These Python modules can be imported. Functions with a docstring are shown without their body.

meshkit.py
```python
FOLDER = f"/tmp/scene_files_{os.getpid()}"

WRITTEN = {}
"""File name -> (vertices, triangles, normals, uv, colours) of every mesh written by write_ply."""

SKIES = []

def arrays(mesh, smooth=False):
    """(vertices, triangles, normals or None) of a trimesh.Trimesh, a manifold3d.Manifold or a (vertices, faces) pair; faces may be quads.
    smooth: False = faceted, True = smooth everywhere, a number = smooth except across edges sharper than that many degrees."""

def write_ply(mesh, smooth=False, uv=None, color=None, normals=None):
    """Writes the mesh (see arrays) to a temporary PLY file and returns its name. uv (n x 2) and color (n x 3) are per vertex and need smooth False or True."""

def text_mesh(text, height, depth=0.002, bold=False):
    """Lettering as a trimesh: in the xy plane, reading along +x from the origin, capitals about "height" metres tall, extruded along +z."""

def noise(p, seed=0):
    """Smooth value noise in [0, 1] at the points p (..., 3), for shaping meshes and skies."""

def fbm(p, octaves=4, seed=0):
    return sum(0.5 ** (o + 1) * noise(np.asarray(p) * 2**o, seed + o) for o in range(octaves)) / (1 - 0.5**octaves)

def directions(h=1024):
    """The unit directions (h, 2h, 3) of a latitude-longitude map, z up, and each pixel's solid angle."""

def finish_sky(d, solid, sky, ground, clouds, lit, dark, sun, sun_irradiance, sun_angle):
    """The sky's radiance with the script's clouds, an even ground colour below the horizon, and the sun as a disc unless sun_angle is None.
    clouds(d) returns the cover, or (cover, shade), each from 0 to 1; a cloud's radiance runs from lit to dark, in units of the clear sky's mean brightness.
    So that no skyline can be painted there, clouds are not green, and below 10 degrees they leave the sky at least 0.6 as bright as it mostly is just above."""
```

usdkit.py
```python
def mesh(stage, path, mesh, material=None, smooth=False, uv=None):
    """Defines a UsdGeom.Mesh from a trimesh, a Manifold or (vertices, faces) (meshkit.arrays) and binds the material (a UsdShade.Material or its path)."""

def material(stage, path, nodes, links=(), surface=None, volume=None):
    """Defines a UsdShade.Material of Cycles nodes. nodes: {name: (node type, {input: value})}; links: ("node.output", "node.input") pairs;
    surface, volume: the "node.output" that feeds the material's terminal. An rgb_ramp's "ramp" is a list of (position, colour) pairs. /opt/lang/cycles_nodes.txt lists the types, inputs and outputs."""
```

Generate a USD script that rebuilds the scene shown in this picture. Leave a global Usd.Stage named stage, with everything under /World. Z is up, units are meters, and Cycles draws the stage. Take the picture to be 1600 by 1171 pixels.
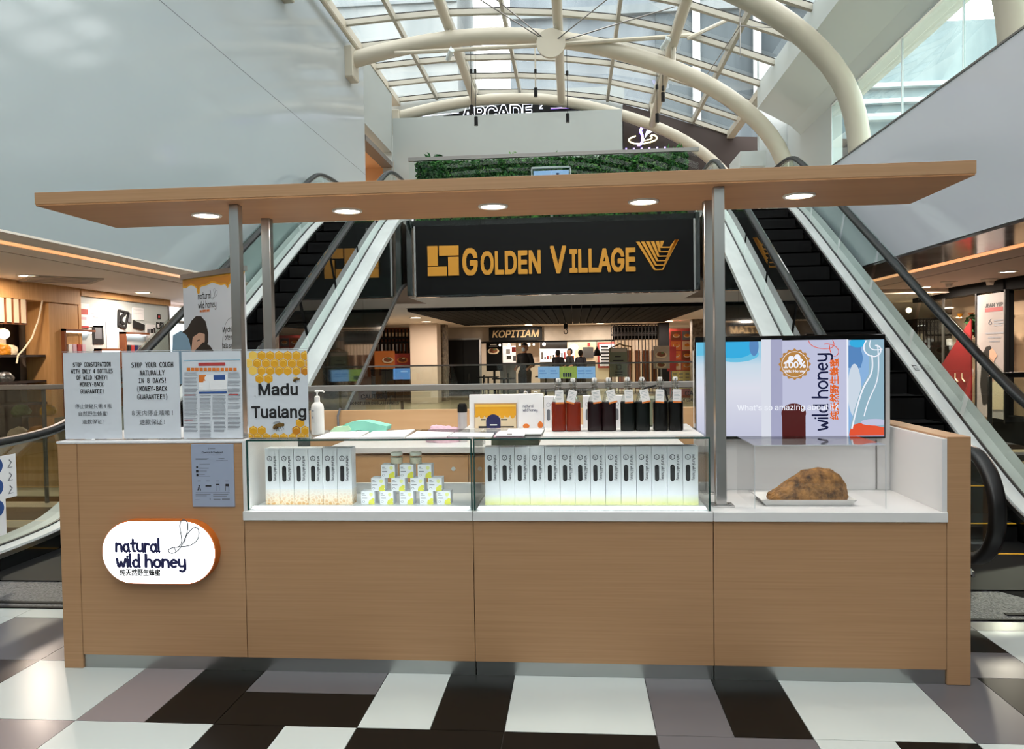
import math, glob, random
import numpy as np, trimesh, manifold3d as m3
import shapely, shapely.geometry as sg
from shapely import affinity
from shapely.ops import unary_union
import usdkit, meshkit
from pxr import Usd, UsdGeom, UsdLux, UsdShade, Gf, Sdf

random.seed(7); rng = np.random.default_rng(7)
stage = Usd.Stage.CreateInMemory()
UsdGeom.SetStageUpAxis(stage, 'Z'); UsdGeom.SetStageMetersPerUnit(stage, 1.0)
world = UsdGeom.Xform.Define(stage, '/World'); stage.SetDefaultPrim(world.GetPrim())
UsdGeom.Scope.Define(stage, '/World/Looks')

# ------------------------------------------------------------------ camera, sky, area lights, exposure
YAW, PITCH, ROLL, FPX, EYE = 0.0823405, -0.0278157, -0.0153872, 1191.56, np.array([0, 0, 1.55])
_f = np.array([-math.sin(YAW)*math.cos(PITCH), math.cos(YAW)*math.cos(PITCH), math.sin(PITCH)])
_r = np.array([math.cos(YAW), math.sin(YAW), 0]); _u = np.cross(_r, _f)
_r, _u = _r*math.cos(ROLL)+_u*math.sin(ROLL), -_r*math.sin(ROLL)+_u*math.cos(ROLL)
cam = UsdGeom.Camera.Define(stage, '/World/camera')
cam.CreateHorizontalApertureAttr(36.0); cam.CreateVerticalApertureAttr(36.0*1171/1600)
cam.CreateFocalLengthAttr(36.0*FPX/1600); cam.CreateClippingRangeAttr((0.05, 500.0))
_m = np.eye(4); _m[0, :3], _m[1, :3], _m[2, :3], _m[3, :3] = _r, _u, -_f, EYE
cam.AddTransformOp().Set(Gf.Matrix4d(*_m.ravel().tolist()))
cam.CreateExposureAttr(0.0)

SKY = 1.58
dome = UsdLux.DomeLight.Define(stage, '/World/overcast_sky'); dome.CreateIntensityAttr(SKY); dome.CreateColorAttr((1.0, 0.99, 0.975))
def disk(name, loc, radius, power, col=(1, .86, .68), rot=(0, 0, 0)):
    l = UsdLux.DiskLight.Define(stage, '/World/' + name); l.CreateRadiusAttr(radius); l.CreateIntensityAttr(power); l.CreateColorAttr(col)
    l.AddTranslateOp().Set(tuple(loc)); l.AddRotateXYZOp().Set(tuple(rot)); return l
def rect(name, loc, w, h, power, col=(1, .86, .68), rot=(0, 0, 0)):
    l = UsdLux.RectLight.Define(stage, '/World/' + name); l.CreateWidthAttr(w); l.CreateHeightAttr(h); l.CreateIntensityAttr(power); l.CreateColorAttr(col)
    l.AddTranslateOp().Set(tuple(loc)); l.AddRotateXYZOp().Set(tuple(rot)); return l
CANOPY_LAMPS = [(-1.989, 4.03), (-1.206, 4.03), (-0.419, 4.03), (0.366, 4.03), (1.145, 4.0)]
for i, (x, y) in enumerate(CANOPY_LAMPS): disk(f'canopy_lamp_{i}', (x, y, 2.322), .062, 150, (1, .9, .76))
SIDE_LAMPS = [(-6.69, 8.89), (-6.75, 11.5), (-8.0, 6.2), (6.28, 14.3), (6.29, 11.67), (7.2, 8.6)]  # the out-of-view ones are added to brighten the galleries
for i, (x, y) in enumerate(SIDE_LAMPS): disk(f'gallery_lamp_{i}', (x, y, 2.58), .085, 500 if x < 0 else 1700, (1, .83, .69))
COURT_LAMPS = [(-4.4, 22.5), (-1.6, 26.8), (.9, 26.8), (3.1, 25.5), (-4.2, 20), (4.4, 20)]
for i, (x, y) in enumerate(COURT_LAMPS): disk(f'court_lamp_{i}', (x, y, 2.515), .1, 900, (1, .87, .74))
rect('court_kitchen_light', (-.8, 31.5, 2.4), 7.5, 2.0, 5.0, (1, .93, .84))
rect('corridor_light', (-6.2, 18.2, 6.2), 1.6, 1.6, 5, (1, .75, .48))
rect('phone_shop_light', (-6.9, 12.0, 2.58), .3, 2.6, 3, (1, .92, .8))

# ------------------------------------------------------------------ helpers
def ray(px, py): return _f + _r*(px-800)/FPX - _u*(py-585.5)/FPX
def at(px, py, Y=None, Z=None, X=None):          # measured photograph position at a known depth -> metres
    d = ray(px, py)
    t = Y/d[1] if Y is not None else ((Z-1.55)/d[2] if Z is not None else X/d[0])
    return EYE + d*t
used = {}
def numbered(path):
    n = used.get(path, 0); used[path] = n+1
    return path if n == 0 else f'{path}_{n:03d}'
def setd(p, **k):
    for a, b in k.items():
        if b: p.SetCustomDataByKey(a, b)
LOC = {}
def thing(name, label, cat, loc=(0, 0, 0), rotz=0, group=None, kind=None):
    x = UsdGeom.Xform.Define(stage, numbered('/World/' + name)); x.AddTranslateOp().Set(tuple(map(float, loc))); x.AddRotateZOp().Set(float(rotz))
    p = x.GetPrim(); setd(p, label=label, category=cat, group=group, kind=kind); LOC[str(p.GetPath())] = np.array(loc, float)
    return p
def part(parent, name, mesh, mat, label=None, smooth=False, kind=None, w=False):
    """one Mesh prim under parent; w=True: the mesh is given in world coordinates (parents built that way are not turned)"""
    path = numbered(f'{parent.GetPath()}/{name}')
    if w:
        root = '/'.join(str(parent.GetPath()).split('/')[:3])
        mesh = mesh.copy(); mesh.apply_translation(-LOC[root])
    p = usdkit.mesh(stage, path, mesh, M[mat], smooth=smooth).GetPrim(); setd(p, label=label, kind=kind)
    return p
def single(name, label, cat, mesh, mat, group=None, smooth=False, kind=None):
    c = mesh.bounds; base = np.array([(c[0][0]+c[1][0])/2, (c[0][1]+c[1][1])/2, c[0][2]])
    m = mesh.copy(); m.apply_translation(-base); um = usdkit.mesh(stage, numbered('/World/' + name), m, M[mat], smooth=smooth)
    um.AddTranslateOp().Set(tuple(map(float, base))); p = um.GetPrim(); setd(p, label=label, category=cat, group=group, kind=kind); LOC[str(p.GetPath())] = base
    return p
def struct(name, mesh, mat, smooth=False, label=None):
    p = usdkit.mesh(stage, '/World/' + name, mesh, M[mat], smooth=smooth).GetPrim(); setd(p, kind='structure', label=label); LOC['/World/' + name] = np.zeros(3)
    return p
def sthing(name, label=None):
    x = UsdGeom.Xform.Define(stage, '/World/' + name); p = x.GetPrim(); setd(p, kind='structure', label=label); LOC['/World/' + name] = np.zeros(3); return p
def dup(src, loc, rotz=0, label=None, group=None):
    was = src.GetCustomData()
    r = thing(str(src.GetPath()).split('/')[2], label or was['label'], was['category'], loc, rotz, group or was.get('group'))
    r.GetReferences().AddInternalReference(src.GetPath()); r.SetInstanceable(True)
    return r
cat_ = trimesh.util.concatenate
def bx(x0, x1, y0, y1, z0, z1, b=0):
    x0, x1 = sorted((x0, x1)); y0, y1 = sorted((y0, y1)); z0, z1 = sorted((z0, z1))
    if b <= 0:
        m = trimesh.creation.box((x1-x0, y1-y0, z1-z0)); m.apply_translation(((x0+x1)/2, (y0+y1)/2, (z0+z1)/2)); return m
    p = []
    for x, sx in ((x0, 1), (x1, -1)):
        for y, sy in ((y0, 1), (y1, -1)):
            for z, sz in ((z0, 1), (z1, -1)):
                p += [(x, y+sy*b, z+sz*b), (x+sx*b, y, z+sz*b), (x+sx*b, y+sy*b, z)]
    return trimesh.Trimesh(np.array(p)).convex_hull
def T(m, t=(0, 0, 0), rz=0, rx=0, ry=0, s=1):
    m = m.copy()
    if s != 1: m.apply_scale(s)
    for a, ax in ((rx, (1, 0, 0)), (ry, (0, 1, 0)), (rz, (0, 0, 1))):
        if a: m.apply_transform(trimesh.transformations.rotation_matrix(math.radians(a), ax))
    m.apply_translation(t); return m
def lathe(prof, n=24): return trimesh.creation.revolve(np.array(prof, float), sections=n)
def cyl(r, z0, z1, n=20, x=0, y=0): return T(lathe([(0, z0), (r, z0), (r, z1), (0, z1)], n), (x, y, 0))
def tube(pts, r, n=10, closed=False):
    p = np.asarray(pts, float); k = len(p); rr = np.broadcast_to(r, (k,))
    t = np.roll(p, -1, 0)-np.roll(p, 1, 0) if closed else np.gradient(p, axis=0)
    t /= np.linalg.norm(t, axis=1, keepdims=True)+1e-12
    a = np.cross(t[0], (0, 0, 1) if abs(t[0][2]) < .9 else (1, 0, 0)); a /= np.linalg.norm(a); V = []
    for i in range(k):
        a = a-t[i]*np.dot(a, t[i]); a /= np.linalg.norm(a); b = np.cross(t[i], a); g = np.arange(n)*2*np.pi/n
        V.append(p[i]+rr[i]*(np.cos(g)[:, None]*a+np.sin(g)[:, None]*b))
    V = np.vstack(V); F = []
    for i in range(k if closed else k-1):
        for j in range(n):
            q = [i*n+j, i*n+(j+1) % n, ((i+1) % k)*n+(j+1) % n, ((i+1) % k)*n+j]; F += [[q[0], q[1], q[2]], [q[0], q[2], q[3]]]
    if not closed:
        c0, c1 = len(V), len(V)+1; V = np.vstack([V, p[0], p[-1]])
        for j in range(n): F += [[c0, (j+1) % n, j], [c1, (k-1)*n+j, (k-1)*n+(j+1) % n]]
    return trimesh.Trimesh(V, np.array(F), process=False)
def sweep_yz(path, section, x0, closed=False):
    """path: (y, z) points; section: (dx, dn) loop, dn along the path's left normal; swept in the y-z plane at x0"""
    p = np.asarray(path, float); t = np.gradient(p, axis=0); t /= np.linalg.norm(t, axis=1, keepdims=True)
    n = np.stack([-t[:, 1], t[:, 0]], 1); s = np.asarray(section, float); k, q = len(p), len(s)
    V = np.concatenate([np.stack([np.full(q, x0)+s[:, 0], p[i, 0]+n[i, 0]*s[:, 1], p[i, 1]+n[i, 1]*s[:, 1]], 1) for i in range(k)])
    F = []
    for i in range(k-1):
        for j in range(q):
            a, b, c, d = i*q+j, i*q+(j+1) % q, (i+1)*q+(j+1) % q, (i+1)*q+j; F += [[a, b, c], [a, c, d]]
    for e, o in ((0, 1), ((k-1)*q, -1)):
        for j in range(1, q-1): F.append([e, e+j+1, e+j] if o == 1 else [e, e+j, e+j+1])
    m = trimesh.Trimesh(V, np.array(F), process=False); m.fix_normals(); return m
def polys(g):
    if g.is_empty: return []
    return [q for q in getattr(g, 'geoms', [g]) if q.geom_type == 'Polygon' and q.area > 1e-10]
def ext(g, h):
    return cat_([trimesh.creation.extrude_polygon(q, h, engine='earcut') for q in polys(g)])
def flat(g, o, th=.001, ux=(1, 0, 0), uv=(0, 0, 1)):
    """a flat shape of (u, v) metres, th thick, standing at o with its front along ux x uv (faces -y by default)"""
    m = ext(g, th); ux, uv = np.array(ux, float), np.array(uv, float); ux /= np.linalg.norm(ux); uv /= np.linalg.norm(uv); n = np.cross(ux, uv)
    A = np.eye(4); A[:3, 0], A[:3, 1], A[:3, 2], A[:3, 3] = ux, uv, n, o
    m.apply_transform(A); return m
def prism_yz(pts, x0, x1):
    """polygon of (y, z) extruded from x0 to x1"""
    m = ext(sg.Polygon(pts), x1-x0); v = m.vertices.copy(); m.vertices = np.stack([x0+v[:, 2], v[:, 0], v[:, 1]], 1); return m
def prism_xz(pts, y0, y1):
    m = ext(sg.Polygon(pts), y1-y0); v = m.vertices.copy(); m.vertices = np.stack([v[:, 0], y0+v[:, 2], v[:, 1]], 1); m.fix_normals(); return m
def R(x0, y0, x1, y1): return sg.box(x0, y0, x1, y1)
def ell(cx, cy, rx, ry=None): return affinity.scale(sg.Point(cx, cy).buffer(1, 24), rx, ry or rx)
def line(pts, w, cap=1): return sg.LineString(pts).buffer(w/2, 6, cap_style=cap, join_style=1)
FD = glob.glob('/opt/blender-*/*/datafiles/fonts')[0] + '/'
_tc = {}
def text(s, h, font='Inter.woff2', bold=0, sx=1.0, align='c', track=0):
    """lettering as a flat shape: capitals h tall, base line at v=0, aligned l/c/r about u=0"""
    key = (s, font, bold)
    if key not in _tc:
        from PIL import Image, ImageDraw, ImageFont
        f = ImageFont.truetype(FD + font, 72)
        x0, y0, x1, y1 = f.getbbox(s, anchor='ls', stroke_width=bold)
        im = Image.new('L', (x1-x0+8, y1-y0+8)); ImageDraw.Draw(im).text((4-x0, 4-y0), s, 255, f, anchor='ls', stroke_width=bold)
        on = np.pad(np.asarray(im) > 127, ((0, 0), (1, 1))).astype(np.int8)
        rr, st = np.nonzero(np.diff(on, axis=1) == 1); en = np.nonzero(np.diff(on, axis=1) == -1)[1]
        g = unary_union([sg.box(a, -r-1, b, -r) for a, b, r in zip(st, en, rr)]).buffer(.6).buffer(-.6).simplify(.6)
        _tc[key] = affinity.translate(g, -4+x0, 4-y0)
    g = affinity.scale(_tc[key], h/52.5*sx, h/52.5, origin=(0, 0)); b = g.bounds
    return affinity.translate(g, {'l': -b[0], 'c': -(b[0]+b[2])/2, 'r': -b[2]}[align], 0)
CJK, MONO = 'Noto Sans CJK Regular.woff2', 'DejaVuSansMono.woff2'
# ---- the hand-lettered logo, drawn as strokes (x-height 1)
def arc(cx, cy, rx, ry, a0, a1, n=12): return [(cx+rx*math.cos(math.radians(a)), cy+ry*math.sin(math.radians(a))) for a in np.linspace(a0, a1, n)]
STROKES = {
    'n': ([[(0, 0), (.02, 1)], arc(.35, .6, .33, .38, 180, 0)+[(.7, 0)]], .7), 'a': ([arc(.35, .45, .34, .46, 60, 360+40), [(.66, .95), (.68, .2), (.78, 0)]], .78),
    't': ([[(.22, 1.5), (.24, .3)]+arc(.46, .25, .22, .22, 190, 280, 6), [(-.02, 1), (.55, 1.02)]], .55), 'u': ([[(0, 1), (.01, .4)]+arc(.35, .4, .34, .38, 180, 350, 9), [(.7, 1), (.7, .1), (.76, 0)]], .76),
    'r': ([[(0, 0), (.02, 1)], arc(.32, .6, .3, .38, 180, 50, 7)], .5), 'l': ([[(.02, 1.65), (0, .1), (.08, 0)]], .1), 'w': ([[(0, 1), (.16, .1), (.28, 0), (.48, .66), (.7, 0), (.82, .1), (.98, 1)]], .98),
    'i': ([[(0, 0), (0, 1)], [(0, 1.32), (0.01, 1.36)]], .05), 'd': ([arc(.35, .45, .34, .46, 50, 360), [(.7, 1.65), (.7, .1), (.76, 0)]], .76), 'h': ([[(0, 0), (.02, 1.65)], arc(.35, .6, .33, .38, 180, 0)+[(.7, 0)]], .7),
    'o': ([arc(.37, .48, .36, .48, 0, 360, 20)], .74), 'e': ([[(.05, .5), (.66, .55)]+arc(.36, .48, .33, .47, 15, 310, 14)], .7), 'y': ([[(0, 1), (.01, .5)]+arc(.34, .42, .33, .34, 180, 340, 8), [(.68, 1), (.68, -.2)]+arc(.36, -.22, .32, .32, 0, -130, 8)], .7)}
def hand(s, xh, w=.16, gap=.24):
    x, g = 0, []
    for c in s:
        if c == ' ': x += .5; continue
        st, wd = STROKES[c]
        g += [line([(x+p[0], p[1]) for p in q], w) for q in st]; x += wd+gap
    return affinity.scale(unary_union(g), xh, xh, origin=(0, 0))
def bee(w):
    P = [[(.30, .12), (.45, .40), (.40, .80), (.52, .98), (.66, .86), (.62, .55), (.42, .12)], [(.55, .28), (.68, .58), (.9, .74), (1.02, .62), (.95, .34), (.66, .16), (.30, .12), (.10, .08), (0, .0), (.10, -.08), (.26, -.03), (.42, .12)], [(.2, .1), (.26, -.03)]]
    out = []
    for p in P:
        a = np.array(p); t = np.linspace(0, len(a)-1, len(a)*6)
        from scipy.interpolate import CubicSpline
        cs = CubicSpline(np.arange(len(a)), a); out.append(line(cs(t) if len(a) > 2 else a, .030))
    return affinity.scale(unary_union(out), w, w, origin=(0, 0))
def move(g, u, v): return affinity.translate(g, u, v)
def logo(xh, w=.17):
    a = hand('natural', xh, w); b = move(hand('wild honey', xh, w), 0, -xh*2.15); return unary_union([a, b])
def wires(pts, r, n=6): return tube(pts, r, n)
def arcpts(c, r, a0, a1, n): return [(c[0]+r*math.cos(a), c[1]+r*math.sin(a)) for a in np.linspace(math.radians(a0), math.radians(a1), n)]

# ------------------------------------------------------------------ materials
M = {}
def lin(h):
    if isinstance(h, str):
        c = np.array([int(h[i:i+2], 16) for i in (0, 2, 4)])/255; return tuple(np.where(c <= .04045, c/12.92, ((c+.055)/1.055)**2.4))
    return h
def mat(n, col, rough=.5, metal=0, spec=.5, em=0, emc=None, coat=0, trans=0, ior=1.5, alpha=1):
    d = dict(base_color=lin(col), roughness=rough, metallic=metal, specular_ior_level=spec, coat_weight=coat, transmission_weight=trans, ior=ior, alpha=alpha)
    if em: d.update(emission_color=lin(emc or col), emission_strength=em)
    M[n] = usdkit.material(stage, '/World/Looks/' + n, {'p': ('principled_bsdf', d)}, surface='p.BSDF'); return n
def noisy(n, c0, c1, scale, rough=.5, spec=.5, metal=0, bump=0, detail=3, coat=0, rot=None, bs=.02):
    nodes = {'g': ('geometry', {}), 'm': ('mapping', {'scale': scale, 'rotation': rot or (0, 0, 0)}), 'n': ('noise_texture', {'scale': 1.0, 'detail': detail, 'roughness': .6}),
             'r': ('rgb_ramp', {'ramp': [(.3, lin(c0)), (.7, lin(c1))]}), 'p': ('principled_bsdf', {'roughness': rough, 'specular_ior_level': spec, 'metallic': metal, 'coat_weight': coat})}
    L = [('g.position', 'm.vector'), ('m.vector', 'n.vector'), ('n.fac', 'r.fac'), ('r.color', 'p.base_color')]
    if bump: nodes['b'] = ('bump', {'strength': bump, 'distance': bs}); L += [('n.fac', 'b.height'), ('b.normal', 'p.normal')]
    M[n] = usdkit.material(stage, '/World/Looks/' + n, nodes, L, surface='p.BSDF')
def pane(n, tint, refl=1.0, f0=.04, rough=.0):
    """clear sheet: plain transparency with a Schlick gloss on its front faces (both sides of the sheet counted there)"""
    nodes = {'t': ('transparent_bsdf', {'color': tint}), 'g': ('glossy_bsdf', {'color': (refl,)*3, 'roughness': rough}), 'l': ('layer_weight', {'blend': .5}), 'w': ('math', {'math_type': 'power', 'value2': 5.0}),
             'k': ('math', {'math_type': 'multiply_add', 'value2': 1-2*f0, 'value3': 2*f0}), 'o': ('geometry', {}), 'v': ('math', {'math_type': 'subtract', 'value1': 1.0}), 'q': ('math', {'math_type': 'multiply', 'use_clamp': True}), 'x': ('mix_closure', {})}
    L = [('l.facing', 'w.value1'), ('w.value', 'k.value1'), ('o.backfacing', 'v.value2'), ('k.value', 'q.value1'), ('v.value', 'q.value2'), ('q.value', 'x.fac'), ('t.BSDF', 'x.closure1'), ('g.BSDF', 'x.closure2')]
    M[n] = usdkit.material(stage, '/World/Looks/' + n, nodes, L, surface='x.closure')
noisy('wood', 'a67f5c', 'b18a66', (1.6, 1.6, 110), rough=.42, spec=.35, detail=6)
noisy('wood_under', 'b27e54', 'ba875c', (1.0, 14, 14), rough=.45, spec=.3, detail=4)
noisy('wood_warm', 'b98a55', 'c99a66', (30, 30, 2), rough=.5, spec=.3)
mat('joint', '3a2a1e', .8); mat('white_top', 'dcdcdf', .3); mat('white_lam', 'd9d8d8', .35); mat('case_white', 'e2e4e6', .4)
mat('steel', 'b9b7b6', .28, 1); mat('steel_dull', '8d8b88', .38, 1); mat('chrome', 'd8d8d8', .12, 1); mat('toe_steel', 'b4b6b5', .3, 1)
noisy('deck_metal', 'c3c8c8', 'd6dbda', (3, 1.5, 1.5), rough=.42, metal=0, spec=.6)
mat('black', '0a0a0b', .5, spec=.25); mat('black_gloss', '0a0b0c', .12, coat=.3); mat('rubber', '121315', .38); mat('dark_panel', '111111', .7, spec=.08)
noisy('clad_glass', '0b1513', '101b19', (1, 1, 1), rough=.05, spec=.9, coat=1)
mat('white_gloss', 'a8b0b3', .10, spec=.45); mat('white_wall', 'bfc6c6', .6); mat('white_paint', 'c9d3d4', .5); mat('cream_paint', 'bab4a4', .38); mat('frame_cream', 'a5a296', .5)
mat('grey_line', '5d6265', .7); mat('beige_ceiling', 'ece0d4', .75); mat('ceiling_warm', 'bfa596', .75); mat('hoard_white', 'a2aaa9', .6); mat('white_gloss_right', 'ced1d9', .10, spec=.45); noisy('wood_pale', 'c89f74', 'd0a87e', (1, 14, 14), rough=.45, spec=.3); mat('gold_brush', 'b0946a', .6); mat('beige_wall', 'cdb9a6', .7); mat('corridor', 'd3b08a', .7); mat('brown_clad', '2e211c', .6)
mat('tile_white', 'bfc6c4', .24, spec=.45); mat('tile_grey', '626064', .25); mat('tile_taupe', '857c7e', .2); mat('tile_black', '0d0d0c', .3, spec=.16); mat('tile_brown', '2a1f19', .2, spec=.35); mat('tile_coffee', '6b5a4a', .25); mat('tile_sand', 'c0b299', .25); mat('tile_beige', 'a3957c', .25); mat('grout', '4a4846', .8)
mat('ink', '17171a', .6); mat('ink_navy', '1b1d52', .6); mat('ink_grey', '6c6f76', .7); mat('ink_light', '9a9ea6', .7); mat('ink_orange', 'd9772b', .6); mat('paper', 'e9e9ec', .6); mat('paper_cool', 'cfd4dc', .5); mat('placard_grey', '98a2b8', .5)
mat('honey', 'e0a21c', .45); mat('honey_dark', 'c87f14', .45); mat('honey_light', 'f0c75a', .5); mat('print_red', 'b23a3a', .6); mat('print_blue', '2c4f8f', .6); mat('print_sky', '86b6cf', .6)
mat('print_skin', 'd3a78f', .6); mat('print_hair', '1c1613', .6); mat('print_denim', '86aac4', .6); mat('sign_orange', 'c2641c', .5); mat('gold_sign', 'd3922a', .5, em=.06, emc='e39a1e'); mat('sign_black', '0a0a0a', .5, spec=.2)
mat('lit_white', 'ffffff', .4, em=1.7, emc='fbfdff'); mat('lamp_face', 'ffffff', .4, em=9, emc='fff3df'); mat('lamp_trim', 'e6e2da', .4); mat('led_strip', 'ffffff', .4, em=1.05, emc='f3a05a'); mat('led_white', 'ffffff', .4, em=5, emc='f4fbff')
mat('neon_white', 'ffffff', .4, em=1.2, emc='dfe6ff'); mat('neon_violet', 'ffffff', .4, em=1.8, emc='8f62ff'); mat('neon_yellow', 'ffffff', .4, em=1.8, emc='fff3a8')
mat('yellow_paint', 'e0a92a', .5); mat('red_led', 'ff2030', .5, em=1.6, emc='ff1c3a')
def screen(n, c, s=1.0): mat(n, '050505', .3, em=s, emc=c)
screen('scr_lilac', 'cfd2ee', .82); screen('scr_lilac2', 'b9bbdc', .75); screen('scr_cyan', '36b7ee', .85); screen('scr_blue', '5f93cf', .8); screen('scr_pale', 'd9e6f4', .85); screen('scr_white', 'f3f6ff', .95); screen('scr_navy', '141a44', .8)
screen('scr_orange', 'ee6a22', .85); screen('scr_gold', 'c08a45', .85); screen('scr_maroon', '5b1c1c', .7); screen('scr_red', 'f0552f', .85); screen('scr_skyblue', '8fb9e6', .9); screen('scr_green', 'a3b75a', .8); screen('scr_glass', '9fc4d6', .8)
mat('thermos_steel', 'c9c4c6', .35, .4); screen('scr_white2', 'e8ecf8', .85); screen('scr_sky2', '6ccbf0', .85)
mat('leaf', '3f7a3a', .75, spec=.15); mat('leaf_dark', '2a5a30', .75, spec=.15); mat('leaf_light', '69a04c', .75, spec=.15)
mat('bottle_white', 'e8e6e4', .3); mat('mint', '86cdb9', .6); mat('mint_light', 'b6dcb9', .6); mat('pink', 'd9b7c6', .7); mat('tag_paper', 'e6e2e0', .6)
mat('liq_red', '7a2513', .2, spec=.4); mat('liq_plum', '1c0a0e', .2, spec=.4); mat('liq_green', '070d0c', .2, spec=.4); mat('liq_black', '060606', .2, spec=.4)
pane('clear_glass', (.97, .98, .975), .9); pane('green_glass', (.90, .95, .93), 1.0, .055); pane('case_glass', (.975, .99, .98), .6, .025); pane('acrylic', (.985, .985, .985), .8, .03); pane('roof_glass', (.855, .87, .87), .6, .03); pane('bottle_glass', (.80, .81, .79), 1.0, .09); pane('rail_glass', (.94, .97, .955), .8, .012); pane('teal_glass', (.84, .94, .93), .8, .05)
mat('glass_edge', '12403a', .15, spec=.6, coat=.5); mat('acrylic_edge', 'c9ced2', .2)
noisy('comb_wax', '35200f', 'ab7a40', (26, 26, 22), rough=.75, bump=.9, detail=5, bs=.012)

def graded(n, z0, z1, top, low, low2, sc):
    M[n] = usdkit.material(stage, '/World/Looks/' + n, {'g': ('geometry', {}), 's': ('separate_xyz', {}), 'r': ('map_range', {'from_min': z0, 'from_max': z1, 'clamp': True}), 'v': ('voronoi_texture', {'scale': sc, 'feature': 'distance_to_edge'}), 'k': ('rgb_ramp', {'ramp': [(0, lin(low2)), (.25, lin(low)), (1, lin(low))]}), 'x': ('mix_color', {'b': lin(top)}), 'p': ('principled_bsdf', {'roughness': .5})}, [('g.position', 's.vector'), ('s.z', 'r.value'), ('g.position', 'v.vector'), ('v.distance', 'k.fac'), ('r.result', 'x.fac'), ('k.color', 'x.a'), ('x.result', 'p.base_color')], surface='p.BSDF')
graded('box_honey', .806, .884, 'e9e8e6', 'dda75c', 'f0dfbf', 55); graded('lime_foot', .806, .858, 'e6e9ee', 'e6e98e', 'eaec9e', 30);
mat('box_white', 'e6e9ee', .5); mat('box_yellow', 'd9d84e', .55); mat('box_lime', 'e6ea9a', .55)
mat('skin', '9a6b50', .6); mat('shirt_black', '141416', .8); mat('shirt_dark', '22222a', .8); mat('trouser', '1a1c22', .8); mat('hair', '0d0b0a', .6); mat('mask', 'c9d6df', .7)
mat('red_wall', '7a1417', .4); mat('poster_orange', 'd27a38', .6); mat('poster_red', 'b3443a', .6); mat('poster_yellow', 'd6cf84', .6); mat('food_brown', '7b4524', .6); mat('food_cream', 'd9c7a8', .6); mat('food_green', '5f7440', .6); mat('olive', '6f7560', .5)
noisy('mosaic', '4c4034', '8b7c68', (9, 9, 9), rough=.6, detail=1); noisy('stone', 'a99d8e', 'bdb1a2', (2, 2, 2), rough=.7)
noisy('band_reflection', '4b2428', 'a39a98', (1.4, 1.3, 7), rough=.12, spec=.8, detail=4); noisy('concrete', '7e8a8f', 'a4adb0', (.5, .5, .12), rough=.9, detail=5); noisy('tower_grey', '434d53', '737f85', (.30, .30, .05), rough=.9, detail=5); noisy('pale_tower', '8f9a9d', 'b3bbbc', (.4, .4, .1), rough=.8); noisy('mid_tower', '747f88', '98a4ab', (.5, .5, .06), rough=.9, detail=5); mat('asphalt', '4a4b4d', .9); mat('rail_grey', '8f8c88', .45); mat('bright_facade', 'c9d0d2', .8)
noisy('plate_metal', '55565a', '8d8e93', (70, 40, 10), rough=.35, metal=.6, detail=1, bump=.6, bs=.01); noisy('step_metal', '060607', '0a0a0b', (90, 1, 1), rough=.6, spec=.2, detail=0)
mat('grille', '17110f', .5); mat('shutter', '6e6a66', .5); mat('stall_light', 'ffffff', .4, em=.85, emc='f4e9dc'); mat('warm_bulb', 'ffffff', .4, em=7, emc='ffd9a6'); mat('warm_panel', 'ffffff', .4, em=.55, emc='e8b98a'); mat('pane_glow', 'ffffff', .4, em=1.6, emc='eef0ff')
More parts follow.
